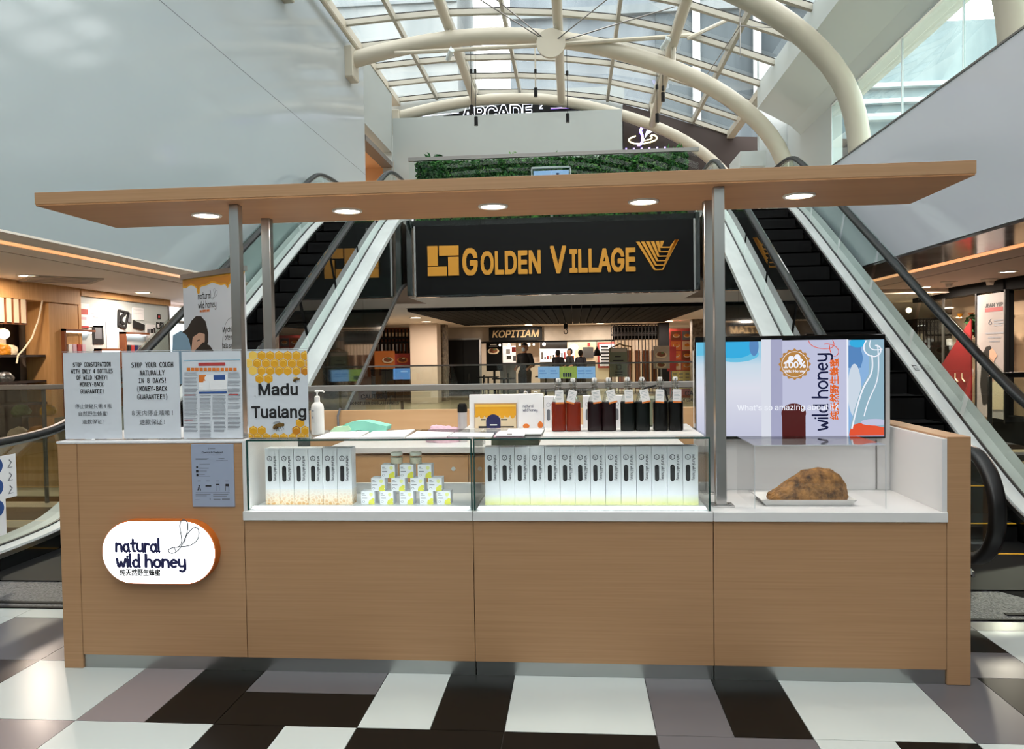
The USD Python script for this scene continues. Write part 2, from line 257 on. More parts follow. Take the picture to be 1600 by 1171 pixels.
mat('banner_lit', 'a39b98', .5, em=.08, emc='d8cbc6'); mat('case_back', 'b59a7c', .5); mat('jar_wax', 'ded7bd', .5); mat('jar_lid', 'd3d8cb', .3); mat('case_led', 'ffffff', .4, em=7, emc='f4fbff'); mat('tray_white', 'dcdcda', .35); mat('teal_paint', '3f8f7c', .4); mat('bronze', '8a6a3a', .4, .6)

# ================================================================== SETTING
# ---- floor: laid tiles (0.6175 m module, halves and full)
fl = sthing('floor')
part(fl, 'slab', bx(-14, 14, -14.4, 6.2, -.4, -.006), 'grout', w=True)
part(fl, 'slab', cat_([bx(-14, -4.75, 6.2, 13.2, -.4, -.006), bx(4.05, 14, 6.2, 19.0, -.4, -.006), bx(-14, -4.75, 13.2, 19.0, -.4, -.006), bx(-14, 14, 19.0, 34, -.4, -.006)]), 'tile_beige', w=True)
G, X0, Y0 = .6175, -2.16, 3.07
def tile(x0, x1, y0, y1, m): part(fl, 'tile', bx(x0+.0016, x1-.0016, y0+.0016, y1-.0016, -.02, 0), m, w=True)
W_, G_, K_, B_, P_ = 'tile_white', 'tile_grey', 'tile_black', 'tile_brown', 'tile_taupe'
pat = {  # (column, row): one tone = whole tile; ('x', left, right); ('y', front, back)
    (-1, 0): W_, (0, 0): ('x', P_, K_), (1, 0): ('y', K_, G_), (2, 0): ('x', W_, K_), (3, 0): W_, (4, 0): ('x', G_, K_), (5, 0): W_, (6, 0): ('x', G_, K_), (7, 0): ('y', P_, G_),
    (-2, 0): B_, (-3, 0): ('x', W_, G_), (-1, -1): P_, (-2, -1): W_, (0, -1): W_, (1, -1): ('x', K_, W_), (2, -1): K_, (3, -1): K_, (4, -1): ('y', W_, G_), (5, -1): ('x', W_, K_), (6, -1): W_, (7, -1): ('x', G_, W_),
    (-1, 1): G_, (-2, 1): G_, (-3, 1): W_, (6, 1): ('y', G_, K_), (7, 1): W_, (8, 1): ('x', K_, G_), (-4, 1): ('x', K_, G_), (8, 0): W_, (9, 1): G_}
tones = [W_, K_, G_, P_, K_, W_, B_]
part(fl, 'far_tiles', cat_([bx(-9+1.235*i, -9+1.235*i+1.23, -14+1.235*j, -14+1.235*j+1.23, -.02, 0) for i in range(14) for j in range(11) if (i+j) % 2]), 'tile_white', kind='stuff'); part(fl, 'far_tiles', cat_([bx(-9+1.235*i, -9+1.235*i+1.23, -14+1.235*j, -14+1.235*j+1.23, -.02, 0) for i in range(14) for j in range(11) if (i+j) % 2 == 0]), 'tile_grey', kind='stuff')
for j in range(-4, 2):
    for i in range(-6, 14):
        if j == 1 and 0 <= i <= 5: continue
        y0 = Y0+j*G; x0 = X0+i*G
        if (i, j) in pat: t = pat[(i, j)]
        else:
            t = tones[(i*5+j*3+i*j) % 7]
            if (i+2*j) % 3 == 0: t = ('x' if i % 2 else 'y', t, tones[(i*3+j+2) % 7])
        if isinstance(t, str): tile(x0, x0+G, y0, y0+G, t)
        elif t[0] == 'x': tile(x0, x0+G/2, y0, y0+G, t[1]); tile(x0+G/2, x0+G, y0, y0+G, t[2])
        else: tile(x0, x0+G, y0, y0+G/2, t[1]); tile(x0, x0+G, y0+G/2, y0+G, t[2])
for i in range(-6, 14):      # short row up to the landing plates
    if 0 <= i <= 5: continue
    tile(X0+i*G, X0+i*G+G, Y0+2*G, 4.485, W_ if i in (-2, 9) else (G_ if i in (-1, 6, 7, 8) else tones[(i*3) % 7]))
for side, xa, xb in ((-1, -9.0, -4.78), (1, 4.06, 9.0)):   # darker strips of the galleries
    y = 4.485; k = 0
    while y < 13:
        h = .31 if k % 3 else .62
        part(fl, 'tile', bx(xa, xb, y+.002, y+h-.002, -.02, 0), (['tile_coffee', 'tile_sand', 'tile_brown', 'tile_sand', 'tile_coffee', 'tile_sand'] if side < 0 else ['tile_brown', 'tile_grey', 'tile_beige', 'tile_black', 'tile_grey', 'tile_beige'])[k % 6], w=True); y += h; k += 1
part(fl, 'tile', bx(-2.6, 1.9, 4.30, 6.2, -.02, 0), 'tile_grey', w=True)
# ---- storey shell
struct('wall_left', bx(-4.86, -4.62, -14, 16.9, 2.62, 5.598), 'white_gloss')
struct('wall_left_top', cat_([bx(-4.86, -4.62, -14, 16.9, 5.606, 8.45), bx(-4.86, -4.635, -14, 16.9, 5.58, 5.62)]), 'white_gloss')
struct('trim_1', bx(-4.632, -4.6195, -14, 16.9, 5.597, 5.607), 'grey_line')
struct('wall_left_far', cat_([bx(-4.86, -4.62, 16.905, 19.45, 6.76, 8.45), bx(-4.86, -4.62, 19.46, 19.57, 3.85, 8.45)]), 'hoard_white')
struct('trim_2', bx(-4.88, -4.60, 16.9, 19.45, 6.38, 6.5), 'shutter')
struct('wall_corridor', cat_([bx(-7.4, -7.3, 16.5, 21, 3.85, 6.6), bx(-7.4, -4.9, 16.45, 16.55, 3.85, 6.6), bx(-7.4, -4.62, 19.7, 19.8, 3.85, 6.6), bx(-7.4, -4.9, 16.5, 19.8, 6.45, 6.55)]), 'corridor')
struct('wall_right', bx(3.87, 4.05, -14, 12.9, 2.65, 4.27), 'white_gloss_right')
struct('trim_3', bx(3.86, 4.06, -14, 12.9, 4.265, 4.285), 'steel_dull')
struct('wall_right_far', cat_([bx(3.875, 4.10, 12.91, 14.6, 2.65, 4.27), bx(4.9, 5.1, 15.01, 18.0, 3.86, 6.85), bx(4.28, 5.6, 18.01, 18.2, 3.86, 8.2)]), 'white_wall')
struct('trim_4', prism_xz([(4.0, 7.25), (4.0, 6.75), (4.7, 6.35), (4.9, 6.15), (5.3, 6.15), (5.3, 7.25)], -14, 17.0), 'white_paint')
struct('trim_5', cat_([bx(3.72, 4.27, 17.4, 18.6, 5.62, 5.95)]), 'white_paint')
wn = sthing('window_1'); ys = [-13.9, -8, -3, 2.0, 3.8, 5.6, 7.4, 8.75, 10.1, 11.9, 13.7, 15.0]
for a, b in zip(ys[:-1], ys[1:]): part(wn, 'pane', bx(4.905, 4.917, a+.008, b-.008, 3.9, 6.14), 'teal_glass', w=True)
part(wn, 'window_frame', cat_([bx(4.88, 4.94, -13.9, 15, 6.13, 6.16), bx(4.88, 4.94, -13.9, 15, 3.85, 3.9)]+[bx(4.895, 4.925, y-.006, y+.006, 3.9, 6.14) for y in ys]), 'acrylic_edge', w=True)
# upper floor slab, side gallery ceilings, hall ceiling
struct('floor_upper', cat_([bx(-2.85, 2.08, 13.05, 14.7, 2.56, 3.85), bx(-12, 12, 14.7, 34, 2.56, 3.85), bx(-12, -4.86, -14, 14.7, 3.4, 3.85), bx(4.05, 12, -14, 14.7, 3.4, 3.85)]), 'beige_wall')
struct('ceiling', cat_([bx(-12, 12, 14.68, 34, 2.54, 2.56), bx(-2.85, 2.08, 13.04, 14.7, 2.54, 2.56)]), 'beige_ceiling')
struct('ceiling_left', cat_([bx(-4.95, -4.62, -14, 14.68, 2.60, 2.62), bx(-5.44, -5.12, -14, 14.68, 2.60, 2.62), bx(-12, -5.48, -14, 14.68, 2.60, 2.62), bx(-12, -4.7, -14, 14.68, 2.70, 2.72)]), 'beige_ceiling')
struct('ceiling_right', cat_([bx(4.72, 4.70, -14, 14.68, 2.63, 2.65), bx(5.38, 4.92, -14, 14.68, 2.63, 2.65), bx(5.42, 12, -14, 14.68, 2.63, 2.65), bx(4.0, 12, -14, 14.68, 2.72, 2.74)]), 'ceiling_warm')
single('cove_light_strip', 'long warm orange light strip in the left gallery ceiling', 'ceiling light', bx(-5.11, -4.96, -13.9, 14.6, 2.603, 2.625), 'led_strip')
single('cove_light_strip', 'long warm orange light strip in the right gallery ceiling', 'ceiling light', bx(4.73, 4.91, -13.9, 14.6, 2.633, 2.655), 'led_strip')
struct('trim_6', bx(3.90, 4.68, -13.9, 14.6, 2.625, 2.648), 'band_reflection')  # blurred mirror reflections painted into the band as mottled red and grey
# slatted dark ceiling panel of the hall
tr = thing('slatted_ceiling_panel', 'dark slatted ceiling panel sunk in the beige ceiling before the food court', 'ceiling panel', (-.35, 20, 2.5))
part(tr, 'backing', bx(-3.55, 2.85, 16.0, 24.6, 2.532, 2.538), 'black', w=True)
for k in range(31): part(tr, 'slat', bx(-3.54+k*.206, -3.54+k*.206+.185, 16.05, 24.55, 2.47, 2.53), 'dark_panel', w=True)
# gable wall, hoarding, dark cladding over the upper floor
struct('wall_back', cat_([bx(-7.4, 1.4, 20.6, 20.8, 3.85, 8.6)]), 'hoard_white')
struct('wall_back_dark', prism_xz([(1.35, 3.85), (7.5, 3.85), (7.5, 6.9), (4.15, 7.1), (2.4, 7.72), (1.35, 8.05)], 20.40, 20.55), 'brown_clad')
single('hoarding', 'large plain white hoarding above the planted hedge', 'hoarding', bx(-4.615, 1.27, 19.58, 19.72, 3.86, 7.67), 'hoard_white')
# closing surfaces behind the camera and round the galleries
struct('wall_rear', cat_([bx(-12, 12, -14.4, -14.2, -.2, 9.5)]), 'white_wall')
struct('wall_gallery_left', cat_([bx(-9.2, -9.0, -14.2, 8.4, 0, 2.7), bx(-7.9, -7.75, 8.4, 14.7, 0, 2.7), bx(-12.1, -12, -14.4, 34, 0, 9)]), 'beige_wall')
struct('wall_gallery_right', cat_([bx(9.0, 9.2, -14.2, 8.4, 0, 2.7), bx(7.6, 7.75, 8.4, 16, 0, 2.7), bx(12, 12.1, 17, 34, 0, 9)]), 'brown_clad')
struct('wall_court', cat_([bx(-12, 12, 33.8, 34, -.2, 2.6)]), 'beige_wall')
struct('floor_lower', bx(-12, 12, -14.4, 34, -4.3, -4.2), 'white_wall'); struct('ground_street', bx(-150, 150, -150, 150, -4.5, -4.32), 'asphalt')
struct('wall_void', cat_([bx(-5.0, -4.76, 6.2, 19.2, -4.2, -.005), bx(4.06, 4.3, 6.2, 19.2, -4.2, -.005), bx(-5, 4.3, 6.2, 6.36, -4.2, -.02), bx(-5, 4.3, 19.2, 19.4, -4.2, -.02)]), 'white_wall')
struct('wall_outer', cat_([bx(-12.3, -12.1, -14.4, 34, -4.3, 9), bx(12.1, 12.3, -14.4, 34, -4.3, 3.85), bx(-12.3, 12.3, 34, 34.2, -4.3, 3.85), bx(-12.3, 12.3, -14.5, -14.4, -4.3, 9.5), bx(4.2, 12.3, -14.5, -14.4, -4.3, 3.8), bx(7.75, 12, 13.2, 13.4, 0, 2.65)]), 'concrete')
# ---- skylight: frame, panes, tubular ribs
PROF = [(-4.72, 8.45), (-3.6, 8.52), (-2.5, 8.56), (-1.35, 8.53), (-.25, 8.44), (.95, 8.27), (2.05, 7.98), (3.15, 7.58), (4.15, 7.2)]
YR = [20.4-1.2*k for k in range(29)]
sk = sthing('skylight')
for (xa, za), (xb, zb) in zip(PROF[:-1], PROF[1:]):
    for y in YR[:-1]:
        u = np.array([xb-xa, zb-za]); L = np.hypot(*u); n = np.array([-u[1], u[0]])/L*.012; a, b = np.array((xa, za))+u/L*.03, np.array((xb, zb))-u/L*.03
        part(sk, 'pane', prism_xz([tuple(a), tuple(b), tuple(b+n), tuple(a+n)], y-1.17, y-.03), 'roof_glass', w=True)
for x, z in PROF: part(sk, 'glazing_bar', bx(x-.035, x+.035, -13.3, 20.5, z-.12, z+.03), 'frame_cream', w=True)
for y in YR:
    part(sk, 'purlin', prism_xz([(x, z-.10) for x, z in PROF]+[(x, z+.0) for x, z in PROF[::-1]], y-.05, y+.05), 'frame_cream', w=True)
    part(sk, 'gasket', prism_xz([(x, z-.0) for x, z in PROF]+[(x, z+.03) for x, z in PROF[::-1]], y-.035, y+.035), 'black', w=True)
part(sk, 'eave_beam', bx(-4.9, -4.6, -13.3, 20.5, 8.28, 8.44), 'cream_paint', w=True); part(sk, 'eave_beam', bx(4.02, 4.2, -13.3, 20.5, 7.05, 7.2), 'cream_paint', w=True)
part(sk, 'eave_beam', tube([(-4.50, -13.2, 8.05), (-4.50, 16, 8.05)], .05, 8), 'cream_paint', w=True, smooth=40)
from scipy.interpolate import CubicSpline
RIB = np.array([(-4.62, 7.66), (-3.3, 7.93), (-1.3, 8.03), (0, 7.86), (1.37, 7.47), (2.7, 6.88), (3.6, 6.2), (4.12, 5.5), (4.32, 4.7), (4.36, 3.9)])
_d = np.r_[0, np.cumsum(np.hypot(*np.diff(RIB, axis=0).T))]; _cs = CubicSpline(_d, RIB); RP = _cs(np.linspace(0, _d[-1], 40))
ribs = ['nearest arched roof tube, its foot on the right parapet at the picture edge', 'second arched roof tube from the front, coming down behind the sloping white parapet', 'third arched roof tube, carrying the round plate and tie rods', 'farthest arched roof tube, in front of the neon lettering and the hoarding top']
for k, y in enumerate([7.9, 12.0, 15.7, 19.85]):
    t = thing('roof_rib', ribs[k], 'roof arch', (0, y, 0))
    part(t, 'arch_tube', tube([(x, 0, z+(.10 if k == 3 else 0)) for x, z in RP], .165 if k < 3 else .14, 16), 'cream_paint', smooth=40)
    if k: part(t, 'wall_bracket', bx(-4.66, -4.45, -.22, .22, 7.28, 7.92, .02), 'cream_paint')
    for x in (-2.5, -.25, 2.05):
        z = float(np.interp(x, RP[:, 0], RP[:, 1])); zt = float(np.interp(x, *zip(*PROF)))
        part(t, 'strut', tube([(x, 0, z), (x, 0, zt-.1)], .05, 8), 'cream_paint', smooth=40)
    if k == 2:
        part(t, 'hub_plate', T(cyl(.29, -.04, .04, 32), (-.39, -.26, 7.73), rx=90), 'cream_paint', smooth=40)
        for a in ((-3.6, -.1, 7.75), (2.4, -.2, 7.78)): part(t, 'tie_bar', tube([(-.39, -.2, 7.73), a], .045, 8), 'cream_paint', smooth=40)
        for a in ((-2.5, -.9, 8.9), (-1.6, -.7, 8.6), (-.25, -.3, 8.4), (.9, -.9, 8.4), (2.0, -.8, 8.1), (1.2, -.2, 8.15)): part(t, 'tie_rod', tube([(-.39, -.22, 7.73), a], .012, 6), 'steel_dull')
        part(t, 'tie_bar', tube([(2.3, -.2, 7.72), (3.05, -.3, 8.0)], .04, 8), 'cream_paint', smooth=40)
for x, lab in ((-2.5, 'left'), (-.25, 'middle'), (2.05, 'right')):
    zt = float(np.interp(x, *zip(*PROF)))
    single('roof_beam', f'{lab} one of the three long cream tubes running down the glass roof', 'roof beam', tube([(x, -13, zt-.26), (x, 15.7, zt-.26), (x, 19.8, float(np.interp(x, RP[:, 0], RP[:, 1]))+.1)], .10, 14), 'cream_paint', smooth=40)
# cables bracing on the right
for y in (10, 14):
    t = thing('brace_cable', 'thin steel cross cables under the right roof panes' if y == 14 else 'thin steel cross cables nearest in the roof at top right', 'cable', (3, y, 7))
    part(t, 'cable', tube([(3.0, y, 8.6), (3.0, y, 6.75)], .008, 5), 'steel_dull', w=True); part(t, 'cable', tube([(2.7, y+1.7, 7.05), (3.0, y, 7.3), (3.75, y-1.9, 6.4)], .008, 5), 'steel_dull', w=True)
# buildings outside
b0 = thing('pale_tower', 'pale glassy tower seen through the left part of the glass roof', 'building', (-20, 38, -4))
part(b0, 'facade', bx(-45, -5.3, 36, 42, -4, 70), 'pale_tower', w=True)
for k in range(9): part(b0, 'ledge', bx(-45, -5.3, 35.85, 36, 12.5+k*2.8, 12.65+k*2.8), 'concrete', w=True)
b1 = thing('neighbour_tower', 'stained blue-grey tower seen through the right half of the glass roof', 'building', (4, 38, -4))
part(b1, 'facade', bx(-2.8, 3.9, 36, 42, -4, 70), 'mid_tower', w=True); part(b1, 'facade', bx(3.9, 13.0, 35.8, 42, -4, 70), 'tower_grey', w=True)
for k in range(4): part(b1, 'ledge', bx(-2.8, 13.0, 35.6, 35.8, 17+k*6, 17.4+k*6), 'concrete', w=True)
for k in range(2): part(b1, 'sky_gap_strip', bx(5.5+k*2.7, 5.85+k*2.7, 35.5, 35.6, 12, 60), 'bright_facade', w=True)  # pale strips on the facade imitate gaps of bright sky
b2 = thing('concrete_building', 'weathered concrete wall outside the teal side window', 'building', (20, 36, -4))
part(b2, 'wall', bx(13.0, 44, 36, 37, -4, 16.1), 'concrete', w=True)
for z in (13.2, 12.5, 10.6): part(b2, 'ledge', bx(13.0, 44, 35.7, 36, z, z+.2), 'bright_facade', w=True)
part(b2, 'pipe', tube([(13.0, 35.5, 11.8), (44, 35.5, 11.8)], .2, 8), 'bright_facade', w=True, smooth=40)
# pendants
pend = [(744, 190, 'black pendant lamp lower of the left pair before the hoarding'), (737, 172, 'black pendant lamp higher of the left pair, under the roof tube'), (837, 145, 'black pendant lamp on a pale rod left of the round plate'), (887, 185, 'black pendant lamp hanging alone before the middle of the hoarding'), (1036, 152, 'black pendant lamp under the right roof panes'), (1027, 185, 'black pendant lamp in front of the dark brown cladding')]
for px, py, lab in pend:
    p = at(px, py, Y=16.8); t = thing('pendant_lamp', lab, 'pendant lamp', (p[0], p[1], p[2]-.09))
    part(t, 'shade', lathe([(0, .01), (.035, .01), (.04, 0), (.04, .19), (0, .19)], 16), 'black', smooth=40); part(t, 'lamp_face', cyl(.03, .002, .012, 12), 'steel_dull')
    zt = float(np.interp(p[0], *zip(*PROF))); part(t, 'cable', tube([(0, 0, .18), (0, 0, zt-p[2]+.03)], .006 if px != 837 else .016, 5), 'black' if px != 837 else 'cream_paint')
    part(t, 'canopy_clip', cyl(.03, zt-p[2]-.75, zt-p[2]-.66, 8), 'black')
for px, py, lab in ((703, 85, 'small white security camera on the tie bar left of the round plate'), (1040, 68, 'small white security camera on the tie bar right of the round plate')):
    p = at(px, py, Y=15.4); t = thing('security_camera', lab, 'camera', p)
    part(t, 'housing', T(lathe([(0, -.14), (.05, -.14), (.055, .12), (0, .14)], 14), rx=65, rz=30), 'white_paint', smooth=40); part(t, 'lens', T(cyl(.035, -.15, -.138, 12), rx=65, rz=30), 'black_gloss'); part(t, 'arm', tube([(0, 0, .0), (.02, .02, .16)], .015, 6), 'white_paint')
# ================================================================== ESCALATORS
T30 = math.tan(math.pi/6)
def zp(y, r=.35):
    sp = lambda u: (u+math.sqrt(u*u+r*r))/2
    return T30*(sp(y-6.21)-sp(y-12.88))
def escalator(xl, xr, labels, ynl, ynr):
    t = thing('escalator', labels, 'escalator', ((xl+xr)/2, 5.0, 0))
    part(t, 'landing_plate', bx(xl-.30, xr+.30, 4.49, 5.40, -.02, .004), 'plate_metal', w=True)
    part(t, 'landing_frame', cat_([bx(xl-.33, xr+.33, 4.46, 4.49, -.02, .006), bx(xl+.1, xr-.1, 4.54, 4.58, .0, .008)]), 'black', w=True)
    part(t, 'comb', bx(xl+.14, xr-.14, 5.33, 5.45, 0, .0045), 'steel_dull', w=True)
    part(t, 'landing_plate', bx(xl-.2, xr+.2, 13.8, 14.9, 3.80, 3.856), 'plate_metal', w=True)
    y = 5.455; k = 0
    while y < 13.8:
        z = zp(y+.2, .1); zf = min(z, zp(max(y-.2, 5), .1))
        part(t, 'step', cat_([bx(xl+.15, xr-.15, y, y+.40, z-.02, z), bx(xl+.15, xr-.15, y, y+.03, zf-.05, z)]), 'step_metal', w=True)
        if k < 4: part(t, 'step_marking', cat_([bx(xl+.16, xr-.16, y, y+.026, z, z+.006)]+([] if k else [bx(xl+.16, xl+.185, y, y+.4, z, z+.006), bx(xr-.18, xr-.16, y, y+.4, z, z+.006)])), 'yellow_paint', w=True)
        y += .40; k += 1
    for x, inn, yn in ((xl, 1, ynl), (xr, -1, ynr)):
        ys = [yn+.2]+list(np.arange(yn+.3, 14.6, .12))
        # deck pieces each side of the glass; skirt under the inner one
        def strip(a, b, z0, z1, m, nm, y_from=0, y_to=14.5, sm=30):
            P = [(yy, zp(yy)) for yy in ys if y_from <= yy <= y_to]
            sec = [(a, z0), (b, z0), (b, z1), (a, z1)]; part(t, nm, sweep_yz(P, sec, x), m, w=True, smooth=sm)
        strip(inn*.010, inn*.125, .10, .135, 'deck_metal', 'inner_deck'); strip(inn*.125, inn*.14, .085, .12, 'steel', 'deck_edge')
        strip(inn*.125, inn*.14, -.30, .085, 'black_gloss', 'skirt', 5.0)
        strip(inn*.085, inn*.11, .03, .05, 'rubber', 'skirt_brush', 5.3)
        strip(-inn*.215, -inn*.010, .07, .135, 'deck_metal', 'outer_deck'); strip(-inn*.012, inn*.012, .10, .145, 'rubber', 'glass_seal')
        # handrail loop: bottom newel, run, top newel
        run = [(yy, zp(yy)+.92*1.0) for yy in np.arange(yn+.05, 14.6, .12)]
        zt0 = zp(yn+.05)+.92; low = [(yn-.33*math.cos(a), zt0-.33+.33*math.sin(a)) for a in np.linspace(-1.35, math.pi/2, 20)]
        yt, zt = run[-1]; high = [(yt+.38*math.sin(a), zt-.38+.38*math.cos(a)) for a in np.linspace(.15, 2.7, 14)]
        path = low+run[1:]+high
        sec = [(-.048, -.008), (-.04, .018), (-.022, .026), (.022, .026), (.04, .018), (.048, -.008), (.04, -.024), (-.04, -.024)]
        part(t, 'handrail', sweep_yz(path, sec, x), 'rubber', w=True, smooth=50)
        part(t, 'handrail_guide', sweep_yz(path, [(-.018, -.046), (-.018, -.022), (.018, -.022), (.018, -.046)], x), 'steel', w=True, smooth=40)
        # glass panels, joints square to the slope
        S = np.array([(yy, zp(yy)+.135) for yy in np.arange(yn+.2, 14.55, .07)]); tn = np.gradient(S, axis=0); tn /= np.linalg.norm(tn, axis=1, keepdims=True); nn = np.stack([-tn[:, 1], tn[:, 0]], 1)
        top = S+nn*.755; cum = np.r_[0, np.cumsum(np.hypot(*np.diff(S, axis=0).T))]
        e = np.linspace(0, cum[-1], 9)
        for i in range(8):
            q = [k for k in range(len(S)) if e[i]-1e-6 <= cum[k] <= e[i+1]+1e-6]
            B, Tp = S[q].copy(), top[q].copy()
            sh = tn[q[0]]*.0025; B[0] += sh; Tp[0] += sh; sh = tn[q[-1]]*-.0025; B[-1] += sh; Tp[-1] += sh
            V, F = [], []
            for bb, tt in zip(B, Tp):
                for dx in (-.006, .006): V += [(x+dx, *bb), (x+dx, *tt)]
            n_ = len(B)
            for k in range(n_-1):
                a = k*4; c = a+4
                F += [[a, a+1, c+1], [a, c+1, c], [a+2, c+3, a+3], [a+2, c+2, c+3], [a+1, a+3, c+3], [a+1, c+3, c+1], [a, c+2, a+2], [a, c, c+2]]
            for a in (0, (n_-1)*4): F += [[a, a+2, a+3], [a, a+3, a+1]]
            mm = trimesh.Trimesh(np.array(V), np.array(F), process=False); mm.fix_normals(); part(t, 'glass_panel', mm, 'green_glass', w=True)
        # newel glass
        gp = [(yn+.195, zp(yn+.2)+.14)]+[(yn-.285*math.cos(g), zt0-.33+.285*math.sin(g)) for g in np.linspace(-1.1, math.pi/2, 14)]+[(yn+.195, zp(yn+.2)+.875)]
        part(t, 'newel_glass', prism_yz(gp, x-.006, x+.006), 'green_glass', w=True)
        part(t, 'newel_base', bx(x-.03, x+.03, yn+.3, yn+.6, 0, .14), 'rubber', w=True)
        # side cladding and its lower trim
        xo = x-inn*.215; yy = [v for v in np.arange(yn+.25, 13.6, .2)]
        lowz = lambda v: max(0.0, zp(v)-1.02)
        for a, b in zip(np.linspace(yn+.25, 13.6, 6)[:-1], np.linspace(yn+.25, 13.6, 6)[1:]):
            q = np.linspace(a+.004, b-.004, 9); part(t, 'side_panel', prism_yz([(v, lowz(v)) for v in q]+[(v, zp(v)+.075) for v in q[::-1]], min(xo, xo+inn*.02), max(xo, xo+inn*.02)), 'clad_glass', w=True)
        q = np.linspace(8.0, 13.6, 30); part(t, 'lower_trim', sweep_yz([(v, zp(v)-1.02) for v in q if zp(v) > 1.03], [(-.012, -.03), (.02, -.03), (.02, .015), (-.012, .015)], xo), 'steel_dull', w=True, smooth=30)
    q = np.linspace(8.0, 13.5, 20); q = [v for v in q if zp(v) > 1.05]
    part(t, 'underside', sweep_yz([(v, zp(v)-1.0) for v in q], [(xl-.2, -.02), (xr+.2, -.02), (xr+.2, .0), (xl-.2, .0)], 0), 'dark_panel', w=True)
    part(t, 'step_well', cat_([prism_yz([(v, max(0.001, zp(v)-.62)) for v in np.linspace(5, 13.6, 20)]+[(v, max(.0, zp(v)-.6)+.012) for v in np.linspace(5, 13.6, 20)[::-1]], xl+.1, xr-.1)]), 'black', w=True)
    # maker's plate on the inner deck by the wall
    xw, ym = (xl+.07, 7.75) if xl < 0 else (xr-.07, 8.2)
    zz = zp(ym)+.135/math.cos(math.pi/6)
    ud = np.array([0, math.cos(math.pi/6), math.sin(math.pi/6)])
    for k in range(4): part(t, 'maker_plate', flat(unary_union([R(-.02, k*.030, .024, k*.030+.008), R(-.02, k*.03, -.011, k*.03+.02)]), (xw, ym, zz+.0), .0015, (1, 0, 0), ud), 'ink', w=True)
    return t
escalator(-4.352, -3.116, 'left escalator rising away beside the left white wall', 4.78, 5.2)
escalator(2.349, 3.598, 'right escalator rising away behind the television', 4.78, 4.78)
# warning inset on the right landing plate
t = thing('floor_sticker', 'dark three-cornered floor sticker with red print on the right landing plate', 'floor sticker', (2.9, 4.9, .004))
part(t, 'sheet', T(ext(sg.Polygon([(-.30, .16), (.75, .16), (.75, -.5), (.0, -.3)]), .002)), 'dark_panel')
part(t, 'print', T(ext(unary_union([line([(.06, .0), (.09, .04), (.15, .04), (.19, .0), (.25, .0), (.27, .04)], .018), ell(.38, .01, .045, .03).difference(ell(.38, .01, .025, .014)), line([(.18, -.14), (.3, -.15)], .014)]), .001), (0, 0, .002)), 'print_red')
# ---- balustrade behind the kiosk, gallery rails, far rail
t = thing('glass_balustrade', 'glass balustrade with broad grey rail and caution lettering between the escalators', 'balustrade', (-.4, 6.4, 0))
part(t, 'handrail', bx(-2.86, 2.12, 6.37, 6.43, 1.245, 1.297, .006), 'rail_grey', w=True)
xs = np.linspace(-2.86, 2.12, 5)
for a, b in zip(xs[:-1], xs[1:]): part(t, 'glass_panel', bx(a+.006, b-.006, 6.395, 6.407, .08, 1.245), 'green_glass', w=True)
part(t, 'shoe', bx(-2.86, 2.12, 6.36, 6.44, 0, .1), 'steel_dull', w=True)
for cx in (-1.713, 1.02):
    part(t, 'lettering', flat(text('CAUTION', .036, bold=2), (cx, 6.394, 1.180), .0005), 'ink', w=True); part(t, 'lettering', flat(text('DO NOT LEAN ON GLASS PANELS', .024, bold=2, sx=.8), (cx, 6.394, 1.130), .0005), 'ink', w=True)
for sx, x0, x1, m, lab in ((-1, -8.6, -4.8, 'rail_grey', 'glass gallery railing with grey rail left of the left escalator'), (1, 4.05, 8.6, 'black', 'glass gallery railing with dark rail right of the right escalator')):
    t = thing('gallery_railing', lab, 'railing', ((x0+x1)/2, 7.8, 0))
    part(t, 'handrail', bx(x0, x1, 7.77, 7.83, 1.24, 1.29, .006), m, w=True)
    xs = np.linspace(x0, x1, 5)
    for a, b in zip(xs[:-1], xs[1:]): part(t, 'glass_panel', bx(a+.01, b-.01, 7.795, 7.807, .06, 1.23), 'green_glass', w=True)
    for a in xs: part(t, 'post', bx(a-.015, a+.015, 7.81, 7.84, 0, 1.25), 'steel_dull', w=True)
t = thing('far_balustrade', 'far glass balustrade in front of the food court', 'balustrade', (-.5, 19.1, 0))
part(t, 'handrail', bx(-6, 4, 19.07, 19.13, 1.25, 1.29), 'steel_dull', w=True)
xs = np.linspace(-6, 4, 8)
for a, b in zip(xs[:-1], xs[1:]): part(t, 'glass_panel', bx(a+.01, b-.01, 19.095, 19.107, .05, 1.25), 'green_glass', w=True)
part(t, 'edge_fascia', bx(-6, 4, 19.0, 19.2, -.4, .06), 'beige_wall', w=True)
# safety stickers low on the left escalator glass
t = thing('safety_notice', 'white safety pictogram notices on the glass at the left picture edge', 'notice', at(8, 745, X=-4.30)); b = np.array(at(24, 709, X=-4.335))
part(t, 'sheet', flat(R(-.55, -.33, 0, 0), b, .002, (0, 1, 0), (0, 0, 1)), 'paper', w=True); part(t, 'sheet', flat(R(-.55, -.60, -.12, -.33), b, .002, (0, 1, 0), (0, 0, 1)), 'paper', w=True)
for k in range(3): part(t, 'pictogram', flat(unary_union([ell(-.2, -.07-.16*k, .06), ell(-.36, -.07-.16*k, .06)]), b+np.array((.0025, 0, 0)), .001, (0, 1, 0), (0, 0, 1)), 'print_blue', w=True); 
for k in range(3): part(t, 'pictogram', flat(unary_union([line([(-.07, -.04-.1*k), (-.05, -.06-.1*k), (-.08, -.09-.1*k)], .008), R(-.09, -.1-.1*k, -.04, -.095-.1*k)]), b+np.array((.0025, 0, 0)), .001, (0, 1, 0), (0, 0, 1)), 'ink_grey', w=True)
